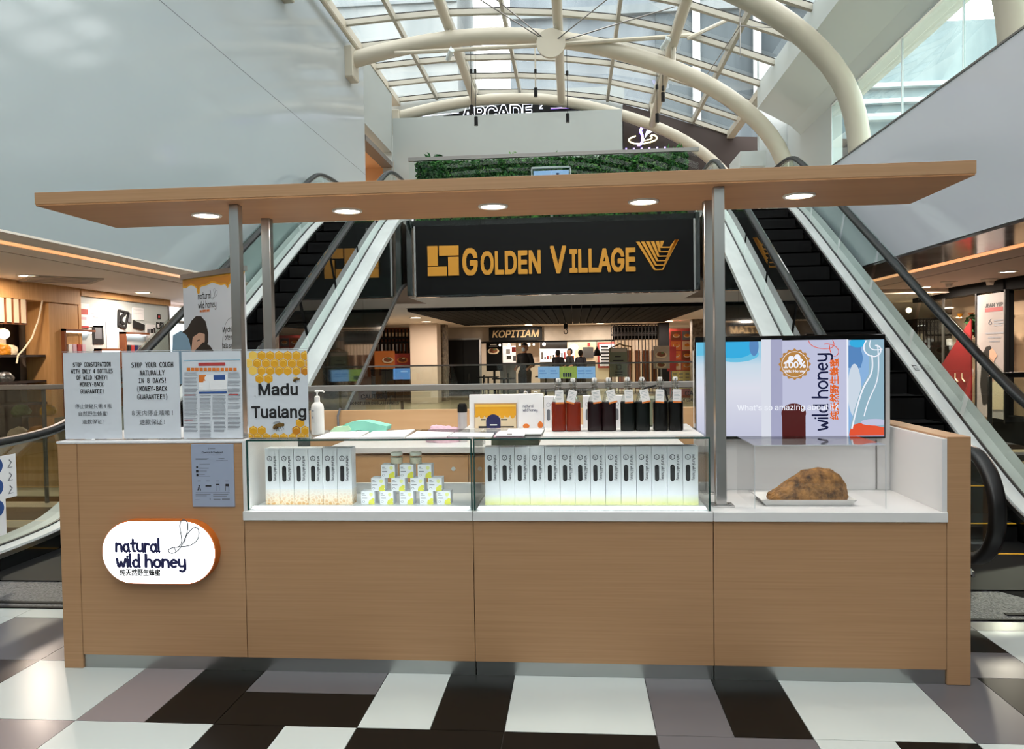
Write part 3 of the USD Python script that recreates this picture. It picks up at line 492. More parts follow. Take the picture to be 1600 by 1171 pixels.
part(t, 'pictogram', flat(ell(-.3, -.53, .06).difference(ell(-.3, -.53, .045)), b+np.array((.0025, 0, 0)), .001, (0, 1, 0), (0, 0, 1)), 'print_red', w=True)

# ================================================================== UPPER FLOOR FRONT
t = thing('cinema_sign', 'black cinema sign with gold lettering between the two escalators', 'sign', (-.35, 12.95, 2.56))
SX0, SX1, SZ0, SZ1 = -2.68, 1.985, 2.56, 3.735
part(t, 'board', bx(SX0, SX1, 12.9, 13.0, SZ0, SZ1), 'sign_black', w=True)
part(t, 'edge_frame', cat_([bx(SX0-.03, SX0, 12.88, 13.0, SZ0, SZ1), bx(SX1, SX1+.03, 12.88, 13.0, SZ0, SZ1)]), 'steel', w=True); part(t, 'edge_frame', bx(SX0, SX1, 12.86, 13.0, SZ0-.03, SZ0), 'black_gloss', w=True)
def sg_at(px, py): p = at(px, py, Y=12.9); return p[0], p[2]
def put(g, m, nm='lettering', th=.03): part(t, nm, flat(g, (0, 12.9, 0), th), m, w=True)
x0, z0 = sg_at(669, 432); x1, z1 = sg_at(716.5, 384); w, h = x1-x0, z1-z0
for r in (R(0, .335, .325, 1), R(.375, .67, 1, 1), R(0, 0, .62, .31), R(.66, 0, 1, .62)): put(affinity.translate(affinity.scale(r, w, h, origin=(0, 0)), x0, z0), 'gold_sign', 'emblem')
xa, za = sg_at(723, 430); xb, zb = sg_at(845, 423); xc, zc_ = sg_at(860, 424); xd, zd = sg_at(993, 420)
hc = 38/1191*12.9
def word(big, rest, x0, x1, z, sm=.86):
    a = text(big, hc, bold=3, sx=.62, align='l'); gap = .05; b = text(rest, hc*sm, bold=3, sx=.60, align='l')
    wa, wb = a.bounds[2], b.bounds[2]; g = unary_union([a, move(b, wa+gap, 0)]); s = (x1-x0)/g.bounds[2]
    return affinity.translate(affinity.scale(g, s, 1, origin=(0, 0)), x0, z)
put(word('G', 'OLDEN', xa, xb, za+.01), 'gold_sign'); put(word('V', 'ILLAGE', xc, xd, za+.01), 'gold_sign')
x0, z0 = sg_at(994, 424); x1, z1 = sg_at(1060, 375); w, h = x1-x0, z1-z0
for k in range(6):
    a = k*.115; d = k*.145
    g = unary_union([sg.Polygon([(a, .97), (a+.085, .97), (.415+.03*k+.045, .04+d), (.415+.03*k, .02+d)]), sg.Polygon([(1-.02*k*.6, 1-.0*k), (1-.02*k*.6-.028, 1), (.60+.035*k, .02+d), (.63+.035*k, .02+d)])])
    g = g.union(sg.Polygon([(.43+.03*k, .015+d), (.62+.035*k, .015+d), (.64+.035*k, .055+d), (.45+.03*k, .055+d)])).intersection(R(0, 0, 1, 1))
    put(affinity.translate(affinity.scale(g, w, h, origin=(0, 0)), x0, z0), 'gold_sign', 'emblem')
struct('trim_10', bx(-2.8, 2.06, 13.02, 13.05, 3.735, 3.85), 'black'); struct('trim_7', cat_([bx(-2.85, -2.76, 12.95, 13.1, 2.56, 3.85), bx(2.03, 2.1, 12.95, 13.1, 2.56, 3.85)]), 'clad_glass')
t = thing('upper_balustrade', 'glass balustrade with thin grey rail in front of the green hedge', 'balustrade', (-.35, 13.1, 3.85))
part(t, 'handrail', bx(-2.80, 2.10, 12.98, 13.04, 4.87, 4.93), 'steel_dull', w=True)
xs = np.linspace(-2.80, 2.10, 5)
for a, b in zip(xs[:-1], xs[1:]): part(t, 'glass_panel', bx(a+.006, b-.006, 13.0, 13.012, 3.7, 4.87), 'rail_glass', w=True)
# hedge: clipped box of leaves
hd = thing('hedge', 'long clipped green artificial hedge behind the upper glass balustrade', 'hedge', (-.35, 13.45, 3.7))
part(hd, 'planter', bx(-2.72, 1.95, 13.25, 13.7, 3.75, 3.95), 'dark_panel', w=True)
def leaves(n, box, size, seed, up=.3, wid=.28, conv=None):
    r = np.random.default_rng(seed); c = r.uniform(box[0], box[1], (n, 3))
    if conv is not None: c = conv(c, r)
    d = r.normal(size=(n, 3)); d[:, 2] += up; d /= np.linalg.norm(d, axis=1, keepdims=True); s = np.cross(d, r.normal(size=(n, 3))); s /= np.linalg.norm(s, axis=1, keepdims=True)
    L = size*r.uniform(.6, 1.3, (n, 1)); nrm = np.cross(d, s)*L*.08
    V = np.stack([c-d*L/2, c+s*L*wid+nrm, c+d*L/2, c-s*L*wid+nrm], 1).reshape(-1, 3); i = np.arange(n)[:, None]*4
    return trimesh.Trimesh(V, np.vstack([i+[0, 1, 2], i+[0, 2, 3]]), process=False)
def face(c, r):
    k = r.random(len(c)); c[:, 1] = np.where(k < .75, 13.2+np.abs(r.normal(0, .05, len(c))), c[:, 1]); c[:, 2] = np.where(k >= .75, 4.86+r.normal(0, .03, len(c)), c[:, 2]); return c
part(hd, 'core', bx(-2.70, 1.93, 13.26, 13.65, 3.9, 4.83), 'leaf_dark', w=True)
for k, m in enumerate(('leaf', 'leaf_dark', 'leaf_light')): part(hd, 'foliage', leaves((9500, 8000, 2200)[k], ((-2.72, 13.2, 3.75), (1.95, 13.7, 4.90)), .085, 30+k, conv=face), m, kind='stuff', w=True)
for px, py, m, sz, n, lab in ((680, 249, 'leaf_dark', .16, 90, 'dark bushy plant on the white floor behind the left end of the hedge'), (800, 245, 'leaf_light', .12, 14, 'small light green sprig above the middle of the hedge'), (873, 240, 'leaf', .2, 16, 'taller fern sprig right of the blue display'), (1052, 232, 'leaf', .14, 50, 'small bushy plant at the right end of the hedge')):
    p = at(px, py, Y=14.05); t = thing('potted_plant', lab, 'plant', (p[0], p[1], 3.85))
    w_ = .22 if n > 40 else .07
    part(t, 'foliage', leaves(n, ((-w_, -.1, .75), (w_, .1, p[2]-3.85+.08)), sz, int(px), up=1.2, wid=.16), m, kind='stuff'); part(t, 'stem', tube([(0, 0, .4), (0, 0, p[2]-3.85)], .012, 6), 'leaf_dark')
    part(t, 'pot', lathe([(0, 0), (.12, 0), (.15, .42), (0, .42)], 14), 'dark_panel')
t = thing('display_board', 'small pale blue display board in a clear frame in front of the hedge', 'display', (-.36, 13.15, 4.2))
part(t, 'screen', bx(-.66, -.06, 13.12, 13.14, 4.25, 4.66), 'scr_skyblue', w=True); part(t, 'frame', cat_([bx(-.70, -.68, 13.11, 13.15, 4.2, 4.73), bx(-.04, -.02, 13.11, 13.15, 4.2, 4.73), bx(-.70, -.02, 13.11, 13.15, 4.70, 4.73)]), 'acrylic_edge', w=True)
part(t, 'picture', flat(ell(0, 0, .03, .015), (-.25, 13.118, 4.60), .001), 'scr_navy', w=True)
part(t, 'leg', bx(-.38, -.34, 13.12, 13.14, 3.86, 4.25), 'steel_dull', w=True)
# neon arcade sign above the hoarding
t = thing('neon_sign', 'black board with white neon arcade lettering half hidden by the hoarding', 'sign', (-1.2, 20.4, 7.4))
part(t, 'board', prism_xz([(-4.3, 7.75), (-2.6, 8.12), (-1.3, 8.22), (0, 8.16), (1.3, 7.85), (1.3, 7.3), (-4.3, 7.3)], 20.42, 20.5), 'sign_black', w=True)
g = text('ARCADE', .33, bold=3); b = g.bounds; g = affinity.scale(g, 1.88/(b[2]-b[0]), 1); g2 = g.buffer(.010).difference(g.buffer(-.009)); part(t, 'lettering', flat(g2, (-1.98, 20.41, 7.80), .03), 'neon_white', w=True)
part(t, 'lettering', flat(text('z', .16, bold=2), (-.80, 20.41, 8.02), .03), 'neon_white', w=True)
part(t, 'neon_tube', tube([(-.55, 20.4, 8.02), (.35, 20.4, 8.01)], .018, 6), 'neon_violet', w=True); part(t, 'neon_tube', tube([(-4.0, 20.4, 7.95), (-3.0, 20.4, 8.0)], .012, 6), 'neon_white', w=True)
t = thing('spa_sign', 'glowing white and violet swan-like emblem with yellow rings on dark cladding', 'sign', at(1005, 212, Y=20.35))
c = np.array(at(1003, 222, Y=20.38)); s = 20.38/1191
def pp(*q): return [((x-1003)*s, (222-y)*s) for x, y in q]
cs = lambda q, n=24: CubicSpline(np.arange(len(q)), np.array(q))(np.linspace(0, len(q)-1, n))
part(t, 'ring', flat(line(cs(pp((993, 213), (985, 216), (983, 219), (988, 223), (1000, 225), (1015, 223), (1025, 219), (1024, 214), (1017, 213))), .035), c, .03), 'neon_yellow', w=True)
part(t, 'ring', flat(line(cs(pp((1005, 220), (1013, 219), (1018, 217), (1016, 214))), .025), c, .03), 'neon_yellow', w=True)
part(t, 'emblem', flat(line(cs(pp((997, 227), (1003, 222), (1003, 212), (1001, 206), (1004, 200), (1010, 200))), .07), c-np.array((0, .03, 0)), .03), 'neon_violet', w=True)
part(t, 'emblem', flat(sg.Polygon(cs(pp((1006, 219), (1009, 208), (1014, 200), (1020, 201), (1021, 206), (1014, 210), (1009, 215), (1006, 219)), 40)).buffer(0), c-np.array((0, .03, 0)), .03), 'neon_white', w=True)
p = at(1010, 238, Y=20.38); part(t, 'lettering', flat(unary_union([R(p[0]-.55+.2*k, p[2], p[0]-.55+.2*k+.05, p[2]+.12) for k in range(6)]), (0, 20.38, 0), .02), 'neon_violet', w=True)
# ================================================================== KIOSK
XL, XR, D, H = -2.582, 1.783, 3.60, 1.141
t = thing('sales_counter', 'long oak-veneer kiosk counter with steel toe kick and white ledge', 'counter', (-.4, 3.6, 0))
part(t, 'end_panel', bx(XL, XL+.100, D, 4.36, 0, 1.132, .002), 'wood', w=True); part(t, 'end_panel', bx(XR-.104, XR, D, 5.7, 0, H, .002), 'wood', w=True)
for a, b, z1 in ((XL+.103, -1.628, 1.132), (-1.625, -.4965, .752), (-.4935, .632, .752), (.635, 1.6765, .752)):
    part(t, 'front_panel', bx(a, b, D, D+.02, .07, z1, .001), 'wood', w=True)
part(t, 'carcass', cat_([bx(XL+.1, 1.675, D+.022, D+.05, .07, .75), bx(XL+.1, -1.63, D+.022, D+.04, .07, 1.13), bx(XL+.1, -1.63, 4.3, 4.33, .1, 1.13), bx(-1.63, 1.675, 4.34, 4.36, .1, .75)]), 'joint', w=True)
for a, b in ((XL+.1, -.495), (-.492, .632), (.635, 1.678)): part(t, 'toe_kick', bx(a+.001, b-.001, D+.012, D+.03, 0, .072), 'toe_steel', w=True)
for a, b in ((-1.628, -.4955), (-.4935, .632), (.634, 1.6785)): part(t, 'white_ledge', bx(a, b, D-.012, 4.34, .752, .797, .002), 'white_lam', label='white ledge slab', w=True)
part(t, 'worktop', bx(XL-.004, -1.625, D-.004, 4.34, 1.132, 1.144, .002), 'white_top', w=True)
part(t, 'side_lining', bx(1.655, 1.678, D-.004, 5.68, .797, 1.132, .001), 'white_lam', w=True); part(t, 'side_lining', bx(-1.626, -1.608, D-.006, 4.30, .797, 1.143, .001), 'white_lam', w=True)
part(t, 'service_top', bx(-.62, .632, 4.06, 4.40, 1.112, 1.134, .002), 'white_lam', w=True)
part(t, 'back_panel', bx(-2.0, 1.655, 5.6, 5.64, .02, 1.14, .002), 'wood_pale', w=True)
part(t, 'back_worktop', bx(-1.64, .70, 4.90, 5.6, .905, .945, .002), 'white_lam', w=True)
for k in range(5):
    a = -1.62+k*.46; dd = part(t, 'cabinet_door', bx(a+.002, a+.458, 4.92, 4.94, .10, .89, .001), 'wood_pale', w=True)
    part(dd, 'finger_hole', T(cyl(.014, -.002, .003, 14), (a+.36, 4.92, .80), rx=90), 'white_paint', w=True)
part(t, 'upstand', bx(-2.45, -1.66, 4.33, 4.36, .1, .95), 'wood_under', w=True)
# television wall
part(t, 'display_board', bx(.636, 1.654, 4.165, 4.19, .797, 1.548, .001), 'white_lam', w=True)
part(t, 'power_plate', bx(1.58, 1.585, 4.158, 4.165, .80, 1.06), 'steel_dull', w=True)
# ---- canopy on steel posts
t = thing('canopy', 'flat oak-veneer canopy on four steel posts with round downlights', 'canopy', (-.43, 4.0, .797))
part(t, 'roof_slab', bx(-2.705, 1.835, 3.66, 4.345, 2.338, 2.397, .001), 'wood', w=True); part(t, 'soffit', bx(-2.70, 1.83, 3.662, 4.343, 2.33, 2.338), 'wood_under', w=True)
for x, y, z in ((-1.722, 3.80, 1.144), (-1.722, 4.20, 1.144), (.696, 3.75, .797), (.706, 4.088, .797)):
    q = part(t, 'post', bx(x-.025, x+.025, y-.025, y+.025, z, 2.33, .002), 'steel', w=True); part(q, 'foot_plate', bx(x-.045, x+.06, y-.05, y+.05, z, z+.006, .001), 'steel', w=True)
    for k in (-1, 1): part(q, 'screw', cyl(.007, z+.006, z+.01, 8, x+.042, y+.025*k), 'chrome', w=True)
for x, y in CANOPY_LAMPS:
    q = part(t, 'downlight', T(lathe([(.066, 0), (.078, 0), (.08, .004), (.08, .01), (.066, .01)], 28), (x, y, 2.322)), 'lamp_trim', w=True, smooth=40); part(q, 'lamp_face', cyl(.066, 2.3245, 2.328, 28, x, y), 'lamp_face', w=True)
# ---- glass display cases
for x0, x1, lab in ((-1.607, -.4955, 'left glass display case with honey sets and a pyramid of small cartons'), (-.489, .622, 'right glass display case holding a full row of tall white cartons')):
    t = thing('display_case', lab, 'display case', ((x0+x1)/2, 3.82, .797))
    part(t, 'front_glass', bx(x0, x1, D, D+.006, .80, 1.139), 'case_glass', w=True); part(t, 'top_glass', bx(x0, x1, D+.001, 4.06, 1.139, 1.146), 'case_glass', w=True)
    part(t, 'side_glass', bx(x1-.006, x1, D+.007, 4.05, .80, 1.138), 'case_glass', w=True)
    if x0 > -1: part(t, 'side_glass', bx(x0, x0+.006, D+.007, 4.05, .80, 1.138), 'case_glass', w=True)
    part(t, 'glass_edge', cat_([bx(x0, x1, D-.0015, D+.001, 1.1385, 1.1465), bx(x0, x0+.007, D-.001, D+.006, .8, 1.139), bx(x1-.007, x1, D-.001, D+.006, .8, 1.139)]), 'glass_edge', w=True)
    part(t, 'floor_board', bx(x0+.01, x1-.01, D+.012, 4.05, .797, .806, .001), 'case_white', w=True); part(t, 'rear_lip', bx(x0+.01, x1-.01, 4.02, 4.05, .806, .86, .001), 'case_white', w=True)
    part(t, 'light_strip', bx(x0+.02, x1-.02, D+.010, D+.030, .806, .816), 'case_led', w=True)
# ---- tall cartons
def slot(u, v, w, h): return unary_union([R(u-w/2, v+w/2, u+w/2, v+h-w/2), ell(u, v+w/2, w/2), ell(u, v+h-w/2, w/2)])
def carton(name, label, kind, loc, group):
    t = thing(name, label, 'carton', loc, 0, group); w, d, h = .0722, .075, .284
    part(t, 'box', bx(-w/2, w/2, 0, d, 0, h, .0008), 'box_white')
    part(t, 'window', flat(slot(-.012, .115, .0205, .080), (0, -.0002, 0), .0008), 'ink')
    part(t, 'emblem', flat(ell(-.012, .232, .0135).difference(ell(-.012, .232, .0095)).union(move(hand('h', .007, .22), -.0145, .226)), (0, -.0002, 0), .0006), 'ink_grey')
    g = affinity.rotate(hand('natural wild honey', .0086, .26), -90, origin=(0, 0)); part(t, 'lettering', flat(move(g, .010, .243), (0, -.0002, 0), .0006), 'ink_grey')
    if kind: part(t, 'printed_foot', bx(-w/2-.0004, w/2+.0004, -.0004, d, .0, .078), 'box_honey')
    else: part(t, 'printed_foot', cat_([bx(-w/2-.0003, w/2+.0003, -.0003, d, .0, .054)]), 'lime_foot')
    return t
ORD = ['first', 'second', 'third', 'fourth', 'fifth', 'sixth', 'seventh', 'eighth', 'ninth', 'tenth', 'eleventh', 'twelfth', 'thirteenth', 'fourteenth']
c0 = carton('tall_carton', 'first gold-footed tall white carton from the left in the left case', 1, (-1.5265, 3.715, .806), 'gold-footed cartons in the left case')
for k in range(1, 6): dup(c0, (-1.5265+k*.0745, 3.715, .806), 0, f'{ORD[k]} gold-footed tall white carton from the left in the left case')
c1 = carton('honey_carton', 'first lime-footed tall white carton from the left in the right case', 0, (-.412, 3.715, .806), 'lime-footed cartons in the right case')
for k in range(1, 14): dup(c1, (-.412+k*.0739, 3.715, .806), 0, f'{ORD[k]} lime-footed tall white carton from the left in the right case')
# ---- small cartons in a pyramid and two jars
def small_carton(loc, label):
    t = thing('small_carton', label, 'carton', loc, 0, 'small cartons stacked as a pyramid'); s = .0685
    part(t, 'box', bx(-s/2, s/2, 0, s, 0, .066, .0008), 'box_white')
    part(t, 'print_patch', flat(unary_union([ell(.018, .012, .013), ell(.026, .022, .009), R(.004, .0005, .034, .012)]).intersection(R(-.034, 0, .0338, .066)), (0, -.0002, 0), .0006), 'box_yellow'); part(t, 'print_patch', flat(ell(.017, .05, .009), (0, -.0002, 0), .0006), 'box_lime')
    part(t, 'lettering', flat(unary_union([R(-.029, .0295, -.003, .0335), R(-.029, .052, -.016, .0545), R(-.029, .045, -.008, .0465)]), (0, -.0002, 0), .0005), 'ink_grey')
    part(t, 'emblem', flat(ell(-.022, .014, .007, .005).difference(ell(-.022, .014, .0055, .0037)), (0, -.0002, 0), .0005), 'ink_grey')
    return t
s0 = None
for r_, (z, cs_) in enumerate(((.806, (574.3, 603.5, 634.8, 665.9, 693)), (.8721, (590.5, 622, 651.8, 679.8)), (.9382, (606.5, 635.5, 663.7)))):
    for k, cx in enumerate(cs_):
        x = float(at(cx, 760, Y=3.72)[0]); lab = f"small white carton with yellow print, {['first', 'second', 'third', 'fourth', 'fifth'][k]} from left in the {['bottom', 'middle', 'top'][r_]} row of the pyramid"
        if s0 is None: s0 = small_carton((x, 3.72, z), lab)
        else: dup(s0, (x, 3.72, z), 0, lab)
for cx, lab in ((619.5, 'left small glass jar of pale wax on top of the carton pyramid'), (649.3, 'right small glass jar of pale wax on top of the carton pyramid')):
    x = float(at(cx, 712, Y=3.75)[0]); t = thing('wax_jar', lab, 'jar', (x, 3.754, 1.0045), 0, 'jars on the pyramid')
    part(t, 'glass', lathe([(0, 0), (.029, 0), (.032, .004), (.032, .036), (.026, .043), (0, .043)], 24), 'clear_glass', smooth=40); part(t, 'wax', lathe([(0, .003), (.029, .003), (.029, .032), (0, .034)], 20), 'jar_wax', smooth=40); part(t, 'lid', lathe([(0, .043), (.029, .043), (.030, .047), (.029, .058), (0, .058)], 24), 'jar_lid', smooth=40)
# ---- swing-top bottles on a white acrylic sheet
single('acrylic_sheet', 'white acrylic sheet under the row of swing-top bottles', 'sheet', bx(-.158, .598, 3.625, 4.00, 1.1465, 1.1525, .001), 'white_lam')
def bottle(name, liq, label, loc, rot):
    t = thing(name, label, 'bottle', loc, 0); rr = .0362
    def sq(r, z, e=.30, n=28):
        a = np.arange(n)*2*np.pi/n; c, s = np.cos(a), np.sin(a); k = (np.abs(c)**(2/e)+np.abs(s)**(2/e))**(-e/2); return np.stack([r*k*c, r*k*s, np.full(n, z)], 1)
    def stackup(levels):
        rings = [sq(r, z, e) for r, z, e in levels]; n = 28; V = np.vstack(rings+[[[0, 0, levels[0][1]], [0, 0, levels[-1][1]]]]); F = []
        for i in range(len(rings)-1):
            for j in range(n): a, b, c, d = i*n+j, i*n+(j+1) % n, (i+1)*n+(j+1) % n, (i+1)*n+j; F += [[a, b, c], [a, c, d]]
        for j in range(n): F += [[len(V)-2, (j+1) % n, j], [len(V)-1, (len(rings)-1)*n+j, (len(rings)-1)*n+(j+1) % n]]
        return trimesh.Trimesh(V, np.array(F), process=False)
    part(t, 'glass', stackup([(.0325, .1472, .5), (.0325, .150, .5), (.022, .185, .9), (.0155, .205, 1), (.0145, .238, 1), (.016, .24, 1), (.016, .248, 1)]), 'bottle_glass', smooth=40)
    part(t, 'honey', stackup([(.031, 0, .4), (rr, .005, .35), (rr, .14, .35), (.0325, .147, .5)]), liq, smooth=40)
    for k in (-1, 0, 1): part(t, 'flute', bx(k*.011-.0012, k*.011+.0012, -rr-.0012, -rr+.001, .012, .132), liq)
    st = part(t, 'stopper', lathe([(0, .248), (.010, .248), (.0125, .252), (.0125, .262), (.010, .268), (0, .268)], 16), 'bottle_white', smooth=40)
    part(st, 'wire_bail', cat_([tube([(-.017, 0, .255), (-.019, -.004, .232), (-.017, -.014, .222), (.017, -.014, .222), (.019, -.004, .232), (.017, 0, .255)], .0014, 6), tube([(a, b, .226) for a, b in arcpts((0, 0), .0168, 0, 350, 18)], .0014, 6), tube([(0, -.016, .262), (0, -.0175, .235), (0, -.017, .222)], .0014, 6)]), 'steel_dull')
    g = sg.Polygon([(-.021, 0), (.021, 0), (.021, -.068), (-.021, -.068)])
    tg = part(t, 'price_tag', T(flat(g, (0, 0, 0), .0008), (rot[1], -.031, .207), ry=rot[0], rx=-6), 'tag_paper'); part(tg, 'print', T(flat(R(-.021, -.068, .021, -.060), (0, -.0005, 0), .0006), (rot[1], -.0312, .207), ry=rot[0], rx=-6), 'ink_orange')
    part(tg, 'lettering', T(flat(unary_union([R(-.015, -.012-.007*k, .015-.004*(k % 3), -.0105-.007*k) for k in range(6)]), (0, -.0005, 0), .0005), (rot[1], -.0312, .207), ry=rot[0], rx=-6), 'ink_light')
    part(tg, 'string', tube([(0, -.016, .215), (rot[1]*.5, -.026, .210), (rot[1], -.031, .204)], .0007, 5), 'ink_light')
BX = [873, 895.9, 929.2, 951, 980.6, 1003.5, 1031.5, 1055.2]
kinds = [('liq_red', 'amber-red'), ('liq_red', 'amber-red'), ('liq_plum', 'dark plum'), ('liq_plum', 'dark plum'), ('liq_green', 'green-black'), ('liq_green', 'green-black'), ('liq_black', 'black'), ('liq_black', 'black')]
ROT = [(-2, .004), (14, 0), (-8, .004), (-14, .006), (-3, .003), (-12, .004), (3, -.003), (2, .006)]
for k, px in enumerate(BX):
    bottle('honey_bottle', kinds[k][0], f"{'left' if k % 2 == 0 else 'right'} bottle of the {['first', 'second', 'third', 'fourth'][k//2]} pair of swing-top bottles, {kinds[k][1]} honey inside", (float(at(px, 640, Y=3.87)[0]), 3.87, 1.1525), ROT[k])
# ---- signs standing on the left counter
def pl(px, py, Y): p = at(px, py, Y=Y); return float(p[0]), float(p[2])
def tx(par, s, pc, py, wpx, hpx, Y, m, font='Inter.woff2', bold=1, th=.0006, nm='lettering'):
    k = Y/FPX; u, v = pl(pc, py, Y); g = text(s, hpx*k, font=font, bold=bold); b = g.bounds; g = affinity.scale(g, wpx*k/(b[2]-b[0]), 1, origin=(0, 0)); part(par, nm, flat(g, (u, Y, v), th), m, w=True)
SY = 3.648
def stand(name, label, a, b, top, depth=.07):
    (x0, _), (x1, _) = pl(a, 620, SY), pl(b, 620, SY); t = thing(name, label, 'sign', ((x0+x1)/2, SY, 1.144))
    part(t, 'sheet', bx(x0+.004, x1-.004, SY+.001, SY+.003, 1.150, top-.004), 'paper_cool', w=True)
    part(t, 'holder', cat_([bx(x0, x1, SY+.0035, SY+.006, 1.144, top), bx(x0, x1, SY+.0035, SY+depth, 1.144, 1.147)]), 'acrylic', w=True); part(t, 'holder_edge', bx(x0, x1, SY-.001, SY+.006, top, top+.003), 'acrylic_edge', w=True)
    return t, x0, x1
t, x0, x1 = stand('notice_sign', 'white notice STOP CONSTIPATION in a clear stand, leftmost on the counter', 99, 190, 1.590)
for s, y, w in (('STOP CONSTIPATION', 573, 65), ('WITH ONLY 4 BOTTLES', 583.5, 72), ('OF WILD HONEY!', 593.5, 53), ('MONEY-BACK', 604, 41), ('GUARANTEE!', 615, 40)): tx(t, s, 143.5, y, w, 7, SY, 'ink', MONO)
for s, y, w in (('停止便秘只需 4 瓶', 638, 63), ('自然野生蜂蜜!', 649.5, 51), ('退款保证 !', 662, 38)): tx(t, s, 146, y, w, 6, SY, 'ink_grey', CJK, 0)
t, x0, x1 = stand('notice_sign', 'white notice STOP YOUR COUGH in a clear stand, second on the counter', 191, 282, 1.588)
for s, y, w in (('STOP YOUR COUGH', 574, 71), ('NATURALLY', 586.5, 42), ('IN 8 DAYS!', 598.5, 46), ('(MONEY-BACK', 611.5, 51), ('GUARANTEE!)', 624, 51)): tx(t, s, 238, y, w, 8, SY, 'ink', MONO)
for s, y, w in (('8 天内停止咳嗽 !', 649, 70), ('退款保证 !', 663, 43)): tx(t, s, 238, y, w, 7, SY, 'ink_grey', CJK, 0)
t, x0, x1 = stand('newspaper_sign', 'framed newspaper page in a clear stand beside the steel post', 284, 379, 1.587)
def blk(a, b, c, d, m, nm='print', o=0): (u0, v0), (u1, v1) = pl(a, d, SY), pl(c, b, SY); part(t, nm, flat(R(u0, v0, u1, v1), (0, SY-o, 0), .0006), m, w=True)
blk(287, 562, 375, 564, 'print_sky'); blk(310, 566.5, 352, 572, 'print_red'); blk(311, 586, 354, 609, 'paper', 'photo'); [blk(292+6.6*k, 575, 297+6.6*k, 580, 'ink_orange') for k in range(12)]
blk(311, 586, 322, 598, 'ink_orange', 'photo', .0006); blk(334, 586, 352, 594, 'print_blue', 'photo', .0006); blk(311, 612, 354, 615.5, 'print_blue')
(u0, v0), sc = pl(323, 609, SY), SY/FPX; part(t, 'photo', flat(affinity.scale(unary_union([sg.Polygon([(-6, 0), (6, 0), (5, 14), (-5, 14)]), ell(0, 18, 3, 4)]), sc, sc, origin=(0, 0)), (u0, SY-.0014, v0), .0005), 'box_white', w=True)
r_ = random.Random(3)
for a, b, ya, yb in ((288, 309, 582, 676), (312, 330, 618, 686), (332, 353, 618, 655), (356, 376, 582, 672), (334, 353, 658, 676)):
    g = []; y = ya
    while y < yb:
        if r_.random() > .12: (u0, v0), (u1, v1) = pl(a, y+1.0, SY), pl(b-r_.random()*3, y, SY); g.append(R(u0, v0, u1, v1))
        y += 2.0
    part(t, 'text_column', flat(unary_union(g), (0, SY, 0), .0005), 'ink_light', w=True)
for a, y, c in ((288, 617, 304), (288, 656, 302), (357, 616, 372)): blk(a, y, c, y+1.3, 'print_red')
# Madu Tualang
t, x0, x1 = stand('honey_sign', 'Madu Tualang sign with honeycomb and bee print on the left glass case', 385.5, 482.5, 1.586)
zb, zt, k = 1.152, 1.580, SY/FPX
(ux, _), hx = pl(386, 600, SY), 12.9*k/2
def hexa(u, v, r=hx*1.20): return sg.Polygon([(u+r*math.cos(math.radians(a)), v+r*math.sin(math.radians(a))) for a in range(30, 390, 60)])
clip = R(x0+.005, zb, x1-.005, zt); r_ = random.Random(5)
cells = [(395+13.6*c+(6.8 if r % 2 else 0), 556+r*11.8, r) for r in range(3) for c in range(-1 if r % 2 else 0, 7)]+[(405.5, 592, 3), (419.5, 592, 3)]+[(396, 673, 4), (409, 673, 4), (469, 661, 4), (463, 673, 4), (477, 673, 4)]+[(389+13.6*c, 684.5, 4) for c in range(8)]
for m_ in ('honey', 'honey_dark', 'honey_light'):
    g = []
    for cx, cy, r in cells:
        pick = r_.random(); 
        u, v = pl(cx, cy, SY); mm = 'honey_light' if cx < 396 and r < 3 else ('honey_dark' if (int(cx*7+cy*3) % 5 == 0) else 'honey')
        if mm == m_: g.append(hexa(u, v).intersection(clip))
    if g: part(t, 'honeycomb_print', flat(unary_union(g), (0, SY+.0005, 0), .0006), m_, w=True)
g = [affinity.scale(hexa(*pl(cx, cy, SY)), .74, .74).intersection(clip) for cx, cy, r in cells if cx >= 396]
part(t, 'honeycomb_print', flat(unary_union([ell(*pl(cx, cy-1, SY), hx*.72).difference(ell(*pl(cx, cy+1.2, SY), hx*.78)).intersection(clip) for cx, cy, r in cells]), (0, SY-.0003, 0), .0005), 'honey_light', w=True)
tx(t, 'Madu', 434.6, 617.2, 65.5, 17.6, SY-.0006, 'ink', bold=2); tx(t, 'Tualang', 435.6, 652.6, 91, 17.8, SY-.0006, 'ink', bold=2)
def beeprint(cx, cy, s, m1, m2):
    f = lambda g, m, o: part(t, 'bee_print', flat(affinity.translate(affinity.scale(g, s*k, s*k, origin=(0, 0)), *pl(cx, cy, SY)), (0, SY-o, 0), .0005), m, w=True)
    f(unary_union([affinity.rotate(ell(-4, -2, 5.5, 3.6), 35), ell(2, 1, 4, 3.6), ell(7, .8, 2.6, 2.4)]), m1, .0005); f(unary_union([line([(-6, -5), (-3, -1)], 1), line([(-4, -6), (-1, -2)], .8), line([(3, -2), (5, -8)], .6), line([(0, -2), (1, -9)], .6), line([(6, -2), (9, -6)], .6), line([(8, 2), (11, 4)], .4), line([(-1, -3), (-3, -9)], .7)]), 'ink', .0009); f(unary_union([affinity.rotate(ell(-3, 4.5, 6, 1.6), 12)]), m2, .0007)
beeprint(435, 665, 1.05, 'bronze', 'ink_light'); beeprint(463, 593, .62, 'bronze', 'honey_light')
